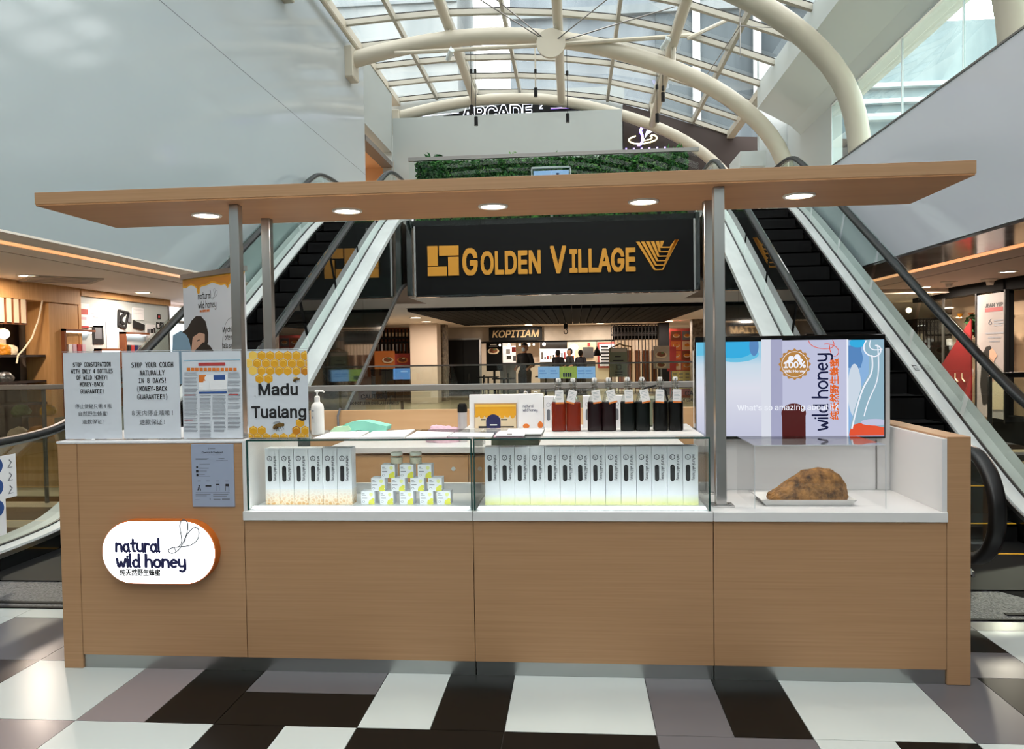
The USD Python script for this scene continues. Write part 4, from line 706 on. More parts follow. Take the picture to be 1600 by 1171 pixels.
# ---- lit oval sign and grey placard on the front
t = thing('logo_sign', 'glowing white oval natural wild honey sign on the counter front', 'sign', (-2.035, D, .45))
cx, cz, hw, hh = -2.040, .6025, .2855, .1525
ov = unary_union([R(cx-hw+hh, cz-hh, cx+hw-hh, cz+hh), ell(cx-hw+hh, cz, hh), ell(cx+hw-hh, cz, hh)])
part(t, 'body', flat(ov.buffer(.004), (0, D, 0), .052), 'sign_orange', w=True); part(t, 'face', flat(ov, (0, D-.052, 0), .004), 'lit_white', w=True)
LY = D-.0565; u, v = pl(180, 862, LY); kk = LY/FPX

g = hand('natural', 1, .30); b_ = g.bounds; part(t, 'lettering', flat(move(affinity.scale(g, 78*kk/(b_[2]-b_[0]), 13*kk, origin=(b_[0], 0)), u-b_[0], v), (0, LY, 0), .0006), 'ink_navy', w=True)
g = hand('wild honey', 1, .30); b_ = g.bounds; u, v = pl(181, 886, LY); part(t, 'lettering', flat(move(affinity.scale(g, 121*kk/(b_[2]-b_[0]), 12.5*kk, origin=(b_[0], 0)), u-b_[0], v), (0, LY, 0), .0006), 'ink_navy', w=True)
g = bee(52*kk); u, v = pl(263, 861, LY); part(t, 'bee_drawing', flat(move(g, u, v), (0, LY, 0), .0006), 'ink_grey', w=True)
tx(t, '纯天然野生蜂蜜', 219, 899, 70, 8.5, LY, 'ink', CJK, 2)
t = thing('placard', 'grey printed check-in placard fixed high on the counter front', 'placard', (-1.775, D, .82))
part(t, 'board', bx(-1.885, -1.670, D-.006, D, .818, 1.128, .001), 'placard_grey', w=True)
PY = D-.0062
def pk(x, y): return 280+x/8.364, 680+y/8.364
def pln(items, m):
    g = []
    for a, b, c, d in items: (u0, v0), (u1, v1) = pl(*pk(a, d), PY), pl(*pk(c, b), PY); g.append(R(u0, v0, u1, v1))
    part(t, 'print', flat(unary_union(g), (0, PY, 0), .0005), m, w=True)
pln([(220, 460, 250, 490), (222, 410, 245, 436), (225, 508, 250, 540), (345, 658, 420, 676), (480, 640, 525, 652), (605, 640, 650, 652), (605, 660, 650, 672)], 'ink')
pln([(215, 306, 385, 312), (215, 320, 365, 326), (265, 378, 400, 382), (260, 432, 385, 438), (260, 468, 360, 474), (260, 512, 335, 518), (260, 538, 405, 543), (215, 746, 660, 749), (215, 772, 410, 778), (215, 792, 360, 798), (445, 772, 640, 778), (445, 795, 620, 801), (480, 332, 635, 337), (515, 303, 590, 308), (320, 258, 550, 263), (240, 600, 280, 606), (355, 600, 400, 606), (478, 600, 520, 606), (605, 600, 645, 606), (480, 655, 484, 730), (520, 655, 524, 730), (480, 728, 524, 732), (605, 660, 609, 730), (648, 660, 652, 730), (605, 728, 652, 732), (205, 845, 265, 849)], 'ink_grey')
u0, v0 = pk(432, 240); tx(t, 'Check in & Check out', u0, v0, 295/8.364, 2.6, PY, 'ink', bold=1, th=.0005); pln([(400, 825, 408, 850), (450, 836, 540, 846), (560, 832, 660, 846), (378, 165, 384, 190), (395, 176, 470, 182)], 'ink_grey')
(u0, v0), s = pl(*pk(262, 725), PY), kk/8.364; part(t, 'print', flat(affinity.translate(affinity.scale(unary_union([sg.Polygon([(-26, 0), (-10, 0), (-2, 45), (2, 45), (10, 0), (26, 0), (10, 55), (-10, 55)]), ell(0, 66, 9)]), s, s, origin=(0, 0)), u0, v0), (0, PY, 0), .0005), 'ink', w=True)
# ---- television
t = thing('television', 'large flat television with a honey video on the right kiosk wall', 'television', (1.15, 4.14, 1.03))
TY = 4.118
(a0, b1), (a1, b0) = pl(1085.5, 527, TY), pl(1384, 685.5, TY)
part(t, 'case', bx(a0, a1, TY, 4.165, b0, b1, .003), 'black_gloss', w=True)
def tq(g, m, layer, nm='screen_image'): part(t, nm, flat(g, (0, TY-.0005*layer, 0), .0005), m, w=True)
def tr_(a, b, c, d): (u0, v0), (u1, v1) = pl(a, d, TY), pl(c, b, TY); return R(u0, v0, u1, v1)
M['scr_grad'] = usdkit.material(stage, '/World/Looks/scr_grad', {'g': ('geometry', {}), 's': ('separate_xyz', {}), 'r': ('map_range', {'from_min': b0, 'from_max': b1}), 'c': ('rgb_ramp', {'ramp': [(0, lin('cdd0e8')), (.5, lin('e9ebf8')), (.72, lin('d6e8f6')), (.8, lin('a9d9f2')), (1, lin('9ad6f3'))]}), 'p': ('principled_bsdf', {'base_color': (.01, .01, .01), 'roughness': .3, 'emission_strength': .85})}, [('g.position', 's.vector'), ('s.z', 'r.value'), ('r.result', 'c.fac'), ('c.color', 'p.emission_color')], surface='p.BSDF')
part(t, 'screen', flat(tr_(1088.5, 530.5, 1381, 682.5), (0, TY, 0), .0005), 'scr_grad', w=True)
def blob(cx, cy, rx, ry): u, v = pl(cx, cy, TY); return ell(u, v, rx*TY/FPX, ry*TY/FPX)
full = tr_(1088.5, 530.5, 1381, 682.5)
tq(tr_(1088.5, 530.5, 1182, 556).union(blob(1150, 554, 34, 12)).intersection(full), 'scr_sky2', 1.2); tq(tr_(1112, 530.5, 1174, 550).union(blob(1146, 550, 27, 10)).intersection(full), 'scr_cyan', 1.3); tq(blob(1178, 541, 7, 15).intersection(full), 'scr_blue', 1.4); tq(tr_(1190, 530.5, 1205, 682.5), 'scr_white2', 1.6)
tq(tr_(1205, 530.5, 1324, 682.5), 'scr_lilac', 2); tq(tr_(1205, 530.5, 1222, 682.5), 'scr_lilac2', 2.5); tq(tr_(1323, 530.5, 1325, 682.5), 'scr_white', 3)
u, v = pl(1241.5, 569.5, TY); s = TY/FPX; sc_ = sg.Polygon([(u+s*(22.5+1.4*math.cos(a*16))*math.cos(a), v+s*(22.5+1.4*math.cos(a*16))*math.sin(a)) for a in np.linspace(0, 2*math.pi, 160)])
tq(sc_, 'scr_gold', 3); tq(ell(u, v, 19.5*s).difference(ell(u, v, 18.7*s)), 'scr_white', 3.6); tq(unary_union([ell(u-5*s, v+9*s, 4.5*s, 4*s), ell(u+4*s, v+11*s, 4.5*s, 4*s), ell(u+8*s, v+6*s, 4*s, 3*s), ell(u-9*s, v+4*s, 3.4*s, 3*s)]), 'scr_white', 3.6)
tq(move(text('100%', 8.5*s, bold=4), u, v-5*s), 'scr_white', 4, 'screen_text'); tq(move(text('Wild Honey', 4*s, bold=2), u, v-12.5*s), 'scr_white', 4, 'screen_text')
u, v = pl(1240, 682, TY); tq(unary_union([tr_(1222, 646, 1258.5, 682.5), blob(1240, 646, 18.2, 15)]), 'scr_maroon', 3)
g = affinity.rotate(hand('wild honey', 13.5*s, .19), 90, origin=(0, 0)); u, v = pl(1293, 672, TY); bb = g.bounds; g = affinity.scale(g, 1, 118*s/(bb[3]-bb[1]), origin=(0, 0)); tq(move(g, u, v).intersection(full), 'scr_navy', 4.4, 'screen_text')
g = affinity.rotate(text('纯天然野生蜂蜜', 10*s, font=CJK, bold=2, align='l'), 90, origin=(0, 0)); bb = g.bounds; g = affinity.scale(g, 1, 93*s/(bb[3]-bb[1]), origin=(0, 0)); u, v = pl(1309, 656, TY); tq(move(g, u, v), 'scr_orange', 4, 'screen_text')
cv = lambda q, w: line(CubicSpline(np.arange(len(q)), np.array([pl(*a, TY) for a in q]))(np.linspace(0, len(q)-1, 30)), w*s)
tq(unary_union([cv(((1263, 531), (1270, 541), (1285, 545), (1300, 543), (1300, 531)), 1), cv(((1296, 540), (1300, 555), (1307, 556), (1310, 548), (1302, 540), (1288, 538)), 1)]).intersection(full), 'scr_red', 3.6)
tq(unary_union([move(text("What's so amazing about it?", 8.2*s, bold=1), *pl(1230, 641, TY))]), 'scr_white', 5.5, 'screen_text')
tq(tr_(1325, 530.5, 1381, 682.5), 'scr_skyblue', 2); tq(tr_(1325, 540, 1345, 575).union(blob(1335, 560, 12, 18)).intersection(tr_(1325, 530.5, 1381, 682.5)), 'scr_blue', 2.5); tq(blob(1340, 536, 12, 7).intersection(full), 'scr_cyan', 2.8); tq(blob(1335, 610, 10, 40).intersection(tr_(1325, 530.5, 1381, 682.5)), 'scr_pale', 2.8)
bt = [(1352, 531), (1352, 548), (1358, 560), (1357, 585), (1346, 605), (1335, 640), (1328, 668), (1327, 682.5), (1381, 682.5), (1381, 531)]
tq(sg.Polygon([pl(*a, TY) for a in bt]).intersection(full), 'scr_glass', 3.2); tq(sg.Polygon([pl(*a, TY) for a in ((1333, 664), (1345, 661), (1381, 668), (1381, 682.5), (1326, 682.5), (1328, 672))]).intersection(full), 'scr_red', 3.8); tq(blob(1366, 660, 20, 5).intersection(full), 'scr_lilac', 3.9)
tq(unary_union([cv(((1362, 556), (1360, 586), (1349, 606), (1338, 640), (1331, 670)), 2.2), cv(((1371, 540), (1371, 590), (1362, 615), (1350, 650)), 1.6), cv(((1353, 533), (1353, 552), (1368, 557), (1376, 548), (1368, 540)), 2.0), cv(((1360, 532), (1361, 545), (1378, 546)), 1.5)]).intersection(full), 'scr_white', 4.2)
part(t, 'maker_mark', bx(1.195, 1.235, TY-.002, TY, b0+.002, b0+.006), 'steel_dull', w=True)
# ---- comb under acrylic
t = thing('acrylic_cover', 'clear acrylic box cover over the brown honeycomb', 'cover', (1.14, 3.86, .797))
ax0, ax1, ay0, ay1, az1 = .838, 1.437, 3.665, 4.06, 1.098

def skin(p): return trimesh.Trimesh(np.array(p, float), np.array([[0, 1, 2], [0, 2, 3]]), process=False)
zb0 = .798
for p in (((ax0, ay0, zb0), (ax1, ay0, zb0), (ax1, ay0, az1), (ax0, ay0, az1)), ((ax1, ay1, zb0), (ax0, ay1, zb0), (ax0, ay1, az1), (ax1, ay1, az1)), ((ax0, ay1, zb0), (ax0, ay0, zb0), (ax0, ay0, az1), (ax0, ay1, az1)), ((ax1, ay0, zb0), (ax1, ay1, zb0), (ax1, ay1, az1), (ax1, ay0, az1)), ((ax0, ay0, az1), (ax1, ay0, az1), (ax1, ay1, az1), (ax0, ay1, az1))): part(t, 'panel', skin(p), 'acrylic', w=True)
part(t, 'edge', cat_([bx(ax0, ax1, ay0-.001, ay0+.001, az1-.003, az1+.001)]+[bx(x-.0015, x+.0015, ay0-.001, ay0+.001, .798, az1) for x in (ax0+.001, ax1-.001)]), 'acrylic_edge', w=True)
t = thing('tray', 'white rectangular tray with sloping rim under the honeycomb', 'tray', (1.105, 3.83, .797))
def loft(a, b, z0, z1): return trimesh.Trimesh(np.array([(x, y, z0) for x, y in ((-a[0], -a[1]), (a[0], -a[1]), (a[0], a[1]), (-a[0], a[1]))]+[(x, y, z1) for x, y in ((-b[0], -b[1]), (b[0], -b[1]), (b[0], b[1]), (-b[0], b[1]))])).convex_hull
mo = m3.Manifold; 
def tomf(m): return mo(m3.Mesh(np.asarray(m.vertices, np.float32), np.asarray(m.faces, np.uint32)))
tm = tomf(loft((.195, .09), (.222, .112), 0, .032))-tomf(loft((.190, .085), (.222, .112), .006, .0335)); tm = tm.to_mesh(); part(t, 'dish', trimesh.Trimesh(tm.vert_properties[:, :3], tm.tri_verts), 'tray_white'); 
ic = trimesh.creation.icosphere(5); v = ic.vertices.copy()
top = np.interp(v[:, 0], [-1, -.75, -.45, -.1, .2, .6, .85, 1], [.20, .36, .62, .92, 1.0, 1.0, .84, .55])
v = np.stack([v[:, 0]*.192, v[:, 1]*.088, np.where(v[:, 2] > 0, v[:, 2]*.150*top/np.maximum(.25, np.sqrt(np.maximum(0, 1-v[:, 0]**2)))**.75, v[:, 2]*.012)], 1)
nz = meshkit.fbm(v*34, 4, 3)-.5; nz2 = meshkit.noise(v*170, 9)-.5; v = v*(1+.14*nz[:, None]+.035*nz2[:, None]); v[:, 2] = np.minimum(v[:, 2], .150)
hc_ = trimesh.Trimesh(v, ic.faces, process=False); hc_.apply_translation((0, 0, -hc_.bounds[0][2]))
t = thing('honeycomb', 'lumpy brown wild honeycomb lying on the white tray', 'honeycomb', (1.128, 3.84, .803)); part(t, 'comb', hc_, 'comb_wax', smooth=True)
# ---- things on top of the cases and the service counter
p = at(497, 683, Y=3.84); t = thing('pump_bottle', 'white pump bottle beside the Madu Tualang sign', 'pump bottle', (p[0], 3.84, 1.146))
part(t, 'bottle', lathe([(0, 0), (.029, 0), (.033, .004), (.033, .135), (.029, .155), (.014, .168), (.0135, .175), (0, .175)], 28), 'bottle_white', smooth=40); part(t, 'collar', lathe([(0, .172), (.014, .172), (.014, .195), (.009, .2), (0, .2)], 20), 'bottle_white', smooth=40)
part(t, 'pump_head', cat_([cyl(.004, .2, .222, 10), bx(-.012, .012, -.007, .007, .218, .229, .003), tube([(0, 0, .225), (.03, 0, .224), (.037, 0, .217)], .005, 8)]), 'bottle_white'); part(t, 'label', cat_([bx(-.02, -.008, -.0335, -.030, .12, .128), bx(-.02, -.01, -.0335, -.030, .085, .095), bx(-.02, .01, -.0335, -.030, .06, .062)]), 'ink_light')
def sheet(pts, z, m, nm, lab, cat, th=.004):
    w_ = [at(a, b, Z=z) for a, b in pts]; m_ = ext(sg.Polygon([(q[0], q[1]) for q in w_]), th); m_.apply_translation((0, 0, z)); return single(nm, lab, cat, m_, m)
sheet([(489, 686), (518, 676), (581, 673), (560, 685)], 1.1465, 'paper', 'open_booklet', 'open white booklet on the glass case, next to the pump bottle', 'booklet')
sheet([(562, 685.5), (583, 675.5), (648, 672.5), (632, 684)], 1.1465, 'paper', 'open_booklet', 'open white booklet in the middle of the left glass case', 'booklet', .005)
sheet([(634, 685), (652, 674.5), (709, 676.5), (697, 683.5)], 1.1465, 'paper', 'loose_paper', 'loose white sheets at the right end of the left case', 'paper', .003)
sheet([(700, 683), (711, 676.5), (772, 677), (769, 683.5)], 1.1465, 'paper_cool', 'grey_folder', 'greyish folder lying across the joint of the two cases', 'folder', .003)
t = thing('leaflet_pile', 'small pile of leaflets left of the bottles', 'leaflets', at(812, 678, Z=1.146))
for k, (a, b, c, d, z) in enumerate(((771, 684, 817, 676, 1.1466), (788, 679, 846, 671.5, 1.151), (774, 682, 819, 674.5, 1.1555))):
    q = [at(a, b, Z=z), at(c, b, Z=z), at(c+4, d, Z=z), at(a+7, d, Z=z)]; m_ = ext(sg.Polygon([(s[0], s[1]) for s in q]), .004); m_.apply_translation((0, 0, z)); part(t, 'leaflet', m_, ['pink', 'paper', 'paper'][k], w=True); m_ = m_.copy(); 
q = [at(792, 679.5, Z=1.1596), at(800, 679.5, Z=1.1596), at(800, 678.3, Z=1.1596), at(792, 678.3, Z=1.1596)]; m_ = ext(sg.Polygon([(s[0], s[1]) for s in q]).convex_hull, .0004); m_.apply_translation((0, 0, 1.1596)); part(t, 'lettering', m_, 'ink', w=True)
def lump(cx, cy, cz, rx, ry, rz, seed, amp=.35, f=9):
    ic = trimesh.creation.icosphere(4); v = ic.vertices*np.array((rx, ry, rz)); v = v*(1+amp*(meshkit.fbm(ic.vertices*1.5+seed, 4, seed)-.5))[:, None]; v[:, 2] = np.maximum(v[:, 2], -rz*.45); v += (0, 0, -v[:, 2].min()); return trimesh.Trimesh(v+np.array((cx, cy, cz)), ic.faces, process=False)
p0, p1 = at(540, 672, Y=4.0), at(608, 672, Y=4.0)
t = thing('mint_pouch', 'folded mint green cloth pouch behind the booklets', 'pouch', ((p0[0]+p1[0])/2, 4.0, 1.146))
pts = [pl(*a, 3.97) for a in ((533, 670), (544, 663), (556, 660), (572, 659.5), (605, 667), (604, 672), (590, 676), (562, 671), (545, 676), (531, 676))]; w0 = np.mean([a[0] for a in pts])
part(t, 'cloth', T(ext(sg.Polygon([(a-w0, b-1.146) for a, b in pts]).buffer(.004), .11), (w0, 4.05, 1.148), rx=90), 'mint', w=True); part(t, 'pocket', T(ext(sg.Polygon([(a-w0, b-1.146) for a, b in (pl(*q, 3.94) for q in ((517, 675), (524, 669), (545, 667), (548, 672), (530, 677)))]).buffer(.003), .06), (w0, 3.99, 1.148), rx=90), 'mint_light', w=True)
p = at(692, 667, Y=5.15); single('pink_towel', 'crumpled pale pink towel on the back counter', 'towel', cat_([lump(p[0], 5.2, .945, .10, .07, .085, 4, .9), lump(p[0]+.06, 5.22, .945, .06, .06, .07, 8, .9), lump(p[0]-.08, 5.2, .945, .05, .05, .065, 12, .8)]), 'pink', smooth=True)
p = at(722.5, 650, Y=5.2); t = thing('thermos', 'steel thermos flask with black lid on the back counter', 'flask', (p[0], 5.2, .945)); part(t, 'body', lathe([(0, 0), (.031, 0), (.032, .005), (.032, .205), (0, .205)], 24), 'thermos_steel', smooth=40); part(t, 'lid', lathe([(0, .205), (.033, .205), (.034, .21), (.034, .235), (.03, .256), (0, .256)], 24), 'black', smooth=40); part(t, 'carry_loop', tube([(-.026, 0, .25), (-.02, 0, .262), (.02, 0, .262), (.026, 0, .25)], .004, 6), 'black')
# framed poster box, bag, spare cartons, dark bag
FY = 4.22
def fb(t, a, b, c, d, m, nm, o=0, th=.001): (u0, v0), (u1, v1) = pl(a, d, FY), pl(c, b, FY); part(t, nm, flat(R(u0, v0, u1, v1), (0, FY-o, 0), th), m, w=True)
(x0, z1), (x1, _) = pl(733, 617, FY), pl(812, 617, FY)
t = thing('poster_stand', 'white backboard with an orange honey poster standing behind the cases', 'poster stand', ((x0+x1)/2, FY, 1.134))
part(t, 'backboard', bx(x0, x1, FY+.002, FY+.02, 1.134, z1, .001), 'paper', w=True); (x0, z1), (x1, z0) = pl(741, 630.5, FY), pl(808, 672, FY); part(t, 'frame', bx(x0, x1, FY-.006, FY+.002, 1.134, z1), 'case_back', w=True)
fb(t, 743, 631.5, 806, 650, 'honey', 'print', .007); fb(t, 743, 633, 806, 636, 'honey_light', 'print', .0075); fb(t, 743, 645, 806, 669, 'food_cream', 'print', .0066)
u, v = pl(771, 659, FY); part(t, 'print', flat(ell(u, v, 11.5*FY/FPX).union(R(u-11.5*FY/FPX, 1.136, u+11.5*FY/FPX, v)), (0, FY-.0078, 0), .0006), 'ink_navy', w=True); fb(t, 748, 666, 761, 669, 'ink', 'print', .008); fb(t, 766, 663, 777, 665, 'paper', 'print', .0087); fb(t, 782, 666, 803, 668, 'ink', 'print', .008); fb(t, 752, 655, 759, 657, 'ink', 'print', .008); fb(t, 783, 655, 793, 657, 'ink', 'print', .008)

for k in range(8): u, v = pl(745+8*k, 650, FY); part(t, 'print', flat(ell(u, v, .012, .009+.006*(k % 2)), (0, FY-.0072, 0), .0005), 'honey', w=True)
(x0, z1), (x1, _) = pl(809.5, 616, FY), pl(849, 616, FY)
t = thing('paper_bag', 'white natural wild honey paper bag left of the bottles', 'bag', ((x0+x1)/2, FY, 1.134)); part(t, 'bag', trimesh.Trimesh(np.array([(x0, FY-.02, 1.134), (x1, FY-.02, 1.134), (x1, FY+.06, 1.134), (x0, FY+.06, 1.134), (x0, FY-.02, z1), (x1, FY-.02, z1), (x1, FY+.02, z1), (x0, FY+.02, z1)])).convex_hull, 'paper', w=True)
BY = FY-.021; u, v = pl(817, 637, BY); part(t, 'lettering', flat(move(logo(2.9*FY/FPX, .17), u, v), (0, BY+.0005, 0), .0006), 'ink_navy', w=True); u, v = pl(816, 668, BY); part(t, 'print', flat(unary_union([ell(u+.022, v+.006, .018, .014), ell(u+.10, v+.012, .014, .02)]).intersection(R(x0+.003, 1.136, x1-.003, z1)), (0, BY+.0005, 0), .0006), 'ink_orange', w=True)
part(t, 'handle', cat_([tube([(x0+.03, FY-.01, z1-.01), (x0+.035, FY-.01, z1+.012), (x0+.05, FY-.01, z1+.012), (x0+.055, FY-.01, z1-.01)], .002, 6), tube([(x1-.055, FY-.01, z1-.01), (x1-.05, FY-.01, z1+.012), (x1-.035, FY-.01, z1+.012), (x1-.03, FY-.01, z1-.01)], .002, 6)]), 'paper', w=True)
sc0 = None
for px, lab in ((861, 'short white carton standing behind the amber-red bottles'), (922, 'short white carton standing behind the plum bottles'), (968, 'short white carton behind the green-black bottles')):
    x = float(at(px, 650, Y=4.16)[0])
    if sc0 is not None: dup(sc0, (x, 4.16, 1.134), 0, lab); continue
    t = sc0 = thing('short_carton', lab, 'carton', (x, 4.16, 1.134)); part(t, 'box', bx(-.037, .037, 0, .07, 0, .178, .0008), 'paper'); part(t, 'window', flat(slot(-.014, .045, .017, .062), (0, -.0002, 0), .0008), 'ink_grey'); part(t, 'emblem', flat(ell(-.014, .132, .011).difference(ell(-.014, .132, .0088)), (0, -.0002, 0), .0006), 'ink_light'); part(t, 'print_patch', flat(R(.01, .02, .034, .06), (0, -.0002, 0), .0006), 'honey_light')
p = at(1017, 640, Y=4.25); t = thing('dark_bag', 'dark grey bag with a black loop handle behind the bottles', 'bag', (p[0], 4.28, 1.134)); part(t, 'body', bx(p[0]-.055, p[0]+.055, 4.24, 4.32, 1.134, 1.30, .012), 'olive', w=True); part(t, 'handle', tube([(p[0]-.05, 4.28, 1.29), (p[0]-.03, 4.28, 1.345), (p[0]+.04, 4.28, 1.36), (p[0]+.085, 4.28, 1.33), (p[0]+.10, 4.28, 1.25)], .006, 8), 'black', w=True)
single('cash_box', 'dark flat cash box under the service counter, seen through the right case', 'cash box', bx(-.46, -.20, 4.12, 4.36, 1.045, 1.11, .004), 'olive')
t = thing('cable', 'black cable hanging over the back panel of the kiosk', 'cable', (-1.57, 5.6, .9)); p = at(530, 655, Y=5.58); part(t, 'cord', tube([(p[0], 5.56, .95), (p[0]-.01, 5.58, 1.10), (p[0]+.005, 5.59, 1.155), (p[0]+.01, 5.66, 1.14), (p[0]+.01, 5.66, .9)], .008, 8), 'ink_grey', w=True, smooth=40)
# ================================================================== PEOPLE (food court)
_ico = trimesh.creation.icosphere(2)
def ball(p, r): return m3.Manifold.hull_points(np.asarray(_ico.vertices*r+np.array(p)))
def bones(chains, ref=.03, it=6):
    parts_ = []
    for ch in chains:
        for (p, r), (q, s) in zip(ch[:-1], ch[1:]): parts_.append(m3.Manifold.hull_points(np.vstack([_ico.vertices*r+np.array(p), _ico.vertices*s+np.array(q)])))
    b = m3.Manifold.batch_boolean(parts_, m3.OpType.Add).refine_to_length(ref).to_mesh()
    m = trimesh.Trimesh(b.vert_properties[:, :3], b.tri_verts, process=True); trimesh.smoothing.filter_taubin(m, iterations=it); return m
def person(label, loc, rz, seated=False, shirt='shirt_black', mask=True, hair='hair', arms='down', cat='person', sc=1.0):
    t = thing('person', label, cat, loc, rz); part = lambda p_, n_, m_, mt, **k: globals()['part'](p_, n_, T(m_, s=sc), mt, **k); z = -.40 if seated else 0.0
    hip, sh = .92+z, 1.42+z
    ch = [[((0, 0, hip), .14), ((0, 0, hip+.2), .125), ((0, 0, sh-.08), .15)], [((-.15, 0, sh), .07), ((.15, 0, sh), .07)], [((0, .0, sh), .07), ((0, -.01, sh+.1), .055), ((0, -.02, sh+.17), .075)], [((0, -.02, sh+.17), .075), ((0, .0, sh+.25), .098)], [((0, -.06, sh+.16), .05), ((0, -.035, sh+.22), .085)], [((0, -.105, sh+.205), .014), ((0, -.095, sh+.235), .012)], [((-.088, .01, sh+.2), .018), ((-.086, .01, sh+.225), .02)], [((.088, .01, sh+.2), .018), ((.086, .01, sh+.225), .02)]]
    for s in (-1, 1):
        el, wr = ((s*.24, .03, sh-.28), (s*.20, -.17, sh-.36)) if arms == 'front' else (((s*.25, .03, sh-.28), (s*.24, -.05, sh-.53)) if arms == 'down' else ((s*.22, -.10, sh-.26), (s*.12, -.30, sh-.28)))
        ch.append([((s*.17, 0, sh-.01), .062), (el, .047), (wr, .032)])
        d = np.array(wr)-np.array(el); d = d/np.linalg.norm(d); pl_ = np.array(wr)+d*.06; ch.append([(wr, .03), (tuple(pl_), .034)])
        side = np.cross(d, (0, 0, 1.0) if abs(d[2]) < .9 else (0, 1.0, 0)); side /= np.linalg.norm(side); up = np.cross(side, d)
        for k, L in zip((-1.5, -.5, .5, 1.5), (.06, .075, .07, .055)): ch.append([(tuple(pl_+side*k*.016), .011), (tuple(pl_+side*k*.018+d*L*.6), .0095), (tuple(pl_+side*k*.018+d*L*.95-up*.02), .008)])
        ch.append([(tuple(np.array(wr)+d*.03+side*.03), .013), (tuple(pl_+side*.055+d*.02), .010)])
        if seated: ch.append([((s*.09, 0, hip), .095), ((s*.11, -.42, hip+.02), .07), ((s*.11, -.44, .08), .045), ((s*.11, -.56, .04), .04)])
        else: ch.append([((s*.09, 0, hip), .10), ((s*.10, -.02, .50), .068), ((s*.11, .01, .09), .045), ((s*.12, -.14, .04), .042)])
    part(t, 'body', bones(ch), 'skin', smooth=True)
    cl = [[((0, 0, hip-.02), .165), ((0, 0, hip+.2), .145), ((0, 0, sh-.08), .165)], [((-.16, 0, sh-.01), .078), ((.16, 0, sh-.01), .078)]]
    for s in (-1, 1):
        q = ch[8+(s > 0)*8][0:] if False else None
        el = {'front': (s*.24, .03, sh-.28), 'down': (s*.25, .03, sh-.28)}.get(arms, (s*.22, -.10, sh-.26)); cl.append([((s*.17, 0, sh-.01), .075), (el, .06)])
    part(t, 'shirt', bones(cl), shirt, smooth=True)
    tr = []
    for s in (-1, 1):
        tr.append([((s*.09, 0, hip), .115), ((s*.11, -.42, hip+.02), .085), ((s*.11, -.44, .12), .062)] if seated else [((s*.085, 0, hip), .118), ((s*.10, -.02, .50), .084), ((s*.11, .01, .10), .066)])
    part(t, 'trousers', bones(tr), 'trouser', smooth=True)
    part(t, 'hair', bones([[((0, .022, sh+.235), .102), ((0, .0, sh+.285), .088)], [((0, .045, sh+.2), .085), ((0, .03, sh+.27), .095)]]), hair, smooth=True)
    if mask: part(t, 'face_mask', bones([[((0, -.085, sh+.165), .052), ((0, -.085, sh+.195), .053)]]), 'mask', smooth=True)
    for s in (-1, 1): part(t, 'shoe', bones([[((s*.115, (-.44 if seated else .02), .05), .055), ((s*.12, (-.62 if seated else -.17), .04), .042)]]), 'black', smooth=True)
    return t

# ================================================================== ROLL-UP BANNER
bl, br = np.array((-2.78, 5.25)), np.array((-2.12, 4.80)); du = (br-bl)/np.linalg.norm(br-bl); WB = np.linalg.norm(br-bl); UX = (du[0], du[1], 0)
nb = np.cross(UX, (0, 0, 1.0)); 
t = thing('roll_up_banner', 'roll-up honey banner with dripping honey and a long-haired woman', 'banner', (-2.42, 5.0, 0))
def bn(g, m, o, nm='print'): part(t, nm, flat(g, np.array((bl[0], bl[1], 0))+nb*o, .0006, UX), m, w=True)
bn(R(0, .08, WB, 2.12), 'paper_cool', 0.0, 'sheet'); part(t, 'top_rail', flat(R(-.01, 2.11, WB+.01, 2.145), np.array((bl[0], bl[1], 0))-nb*.01, .025, UX), 'steel_dull', w=True); part(t, 'base', flat(R(-.02, 0, WB+.02, .09), np.array((bl[0], bl[1], 0))-nb*.05, .12, UX), 'steel_dull', w=True); part(t, 'pole', tube([(bl[0]+du[0]*WB/2, bl[1]+du[1]*WB/2, .05), (bl[0]+du[0]*WB/2, bl[1]+du[1]*WB/2, 2.12)], .012, 8).apply_translation(-nb*.03), 'steel_dull', w=True)
def bp(px, py):                                     # photograph position on the banner's plane -> (u, v)
    d = ray(px, py); n = np.array(nb); k = np.dot(np.array((bl[0], bl[1], 0))-EYE, n)/np.dot(d, n); p = EYE+d*k; return float(np.dot(p-np.array((bl[0], bl[1], 0)), np.array(UX))), float(p[2])
drip = [bp(270, 440)]+[bp(*q) for q in ((270, 449), (274, 452), (278, 452), (282, 455), (285, 451), (292, 450), (298, 446), (305, 449), (308, 453), (309, 459), (312, 458), (313, 450), (320, 447), (327, 444), (334, 442), (345, 446), (352, 445), (356, 450), (359, 444), (366, 441), (376, 442))]
u_, v_ = drip[-1]; body = sg.Polygon(CubicSpline(np.arange(len(drip)), np.array(drip))(np.linspace(0, len(drip)-1, 90)).tolist()+[(WB, 2.11), (0, 2.11)]).buffer(0).intersection(R(0, 0, WB, 2.11))
bn(body, 'honey', .0010); bn(body.buffer(-.012).intersection(R(0, 2.03, WB, 2.11)), 'honey_dark', .0018)
kb = 5.0/FPX
u, v = bp(310, 468); bn(move(logo(7.0*kb, .16), u, v), 'ink', .0012, 'lettering'); u, v = bp(331, 467); bn(move(bee(17*kb), u, v), 'ink_light', .0012)
u, v = bp(320, 487.5); bn(move(text('纯天然野生蜂蜜', 3.2*kb, font=CJK, bold=2), u, v), 'ink_orange', .0012, 'lettering')
P = lambda *q: sg.Polygon([bp(*a) for a in q]).buffer(.004)
bn(P((269, 570), (271, 525), (283, 518), (294, 525), (302, 548), (306, 600), (270, 600)), 'print_denim', .0011); 
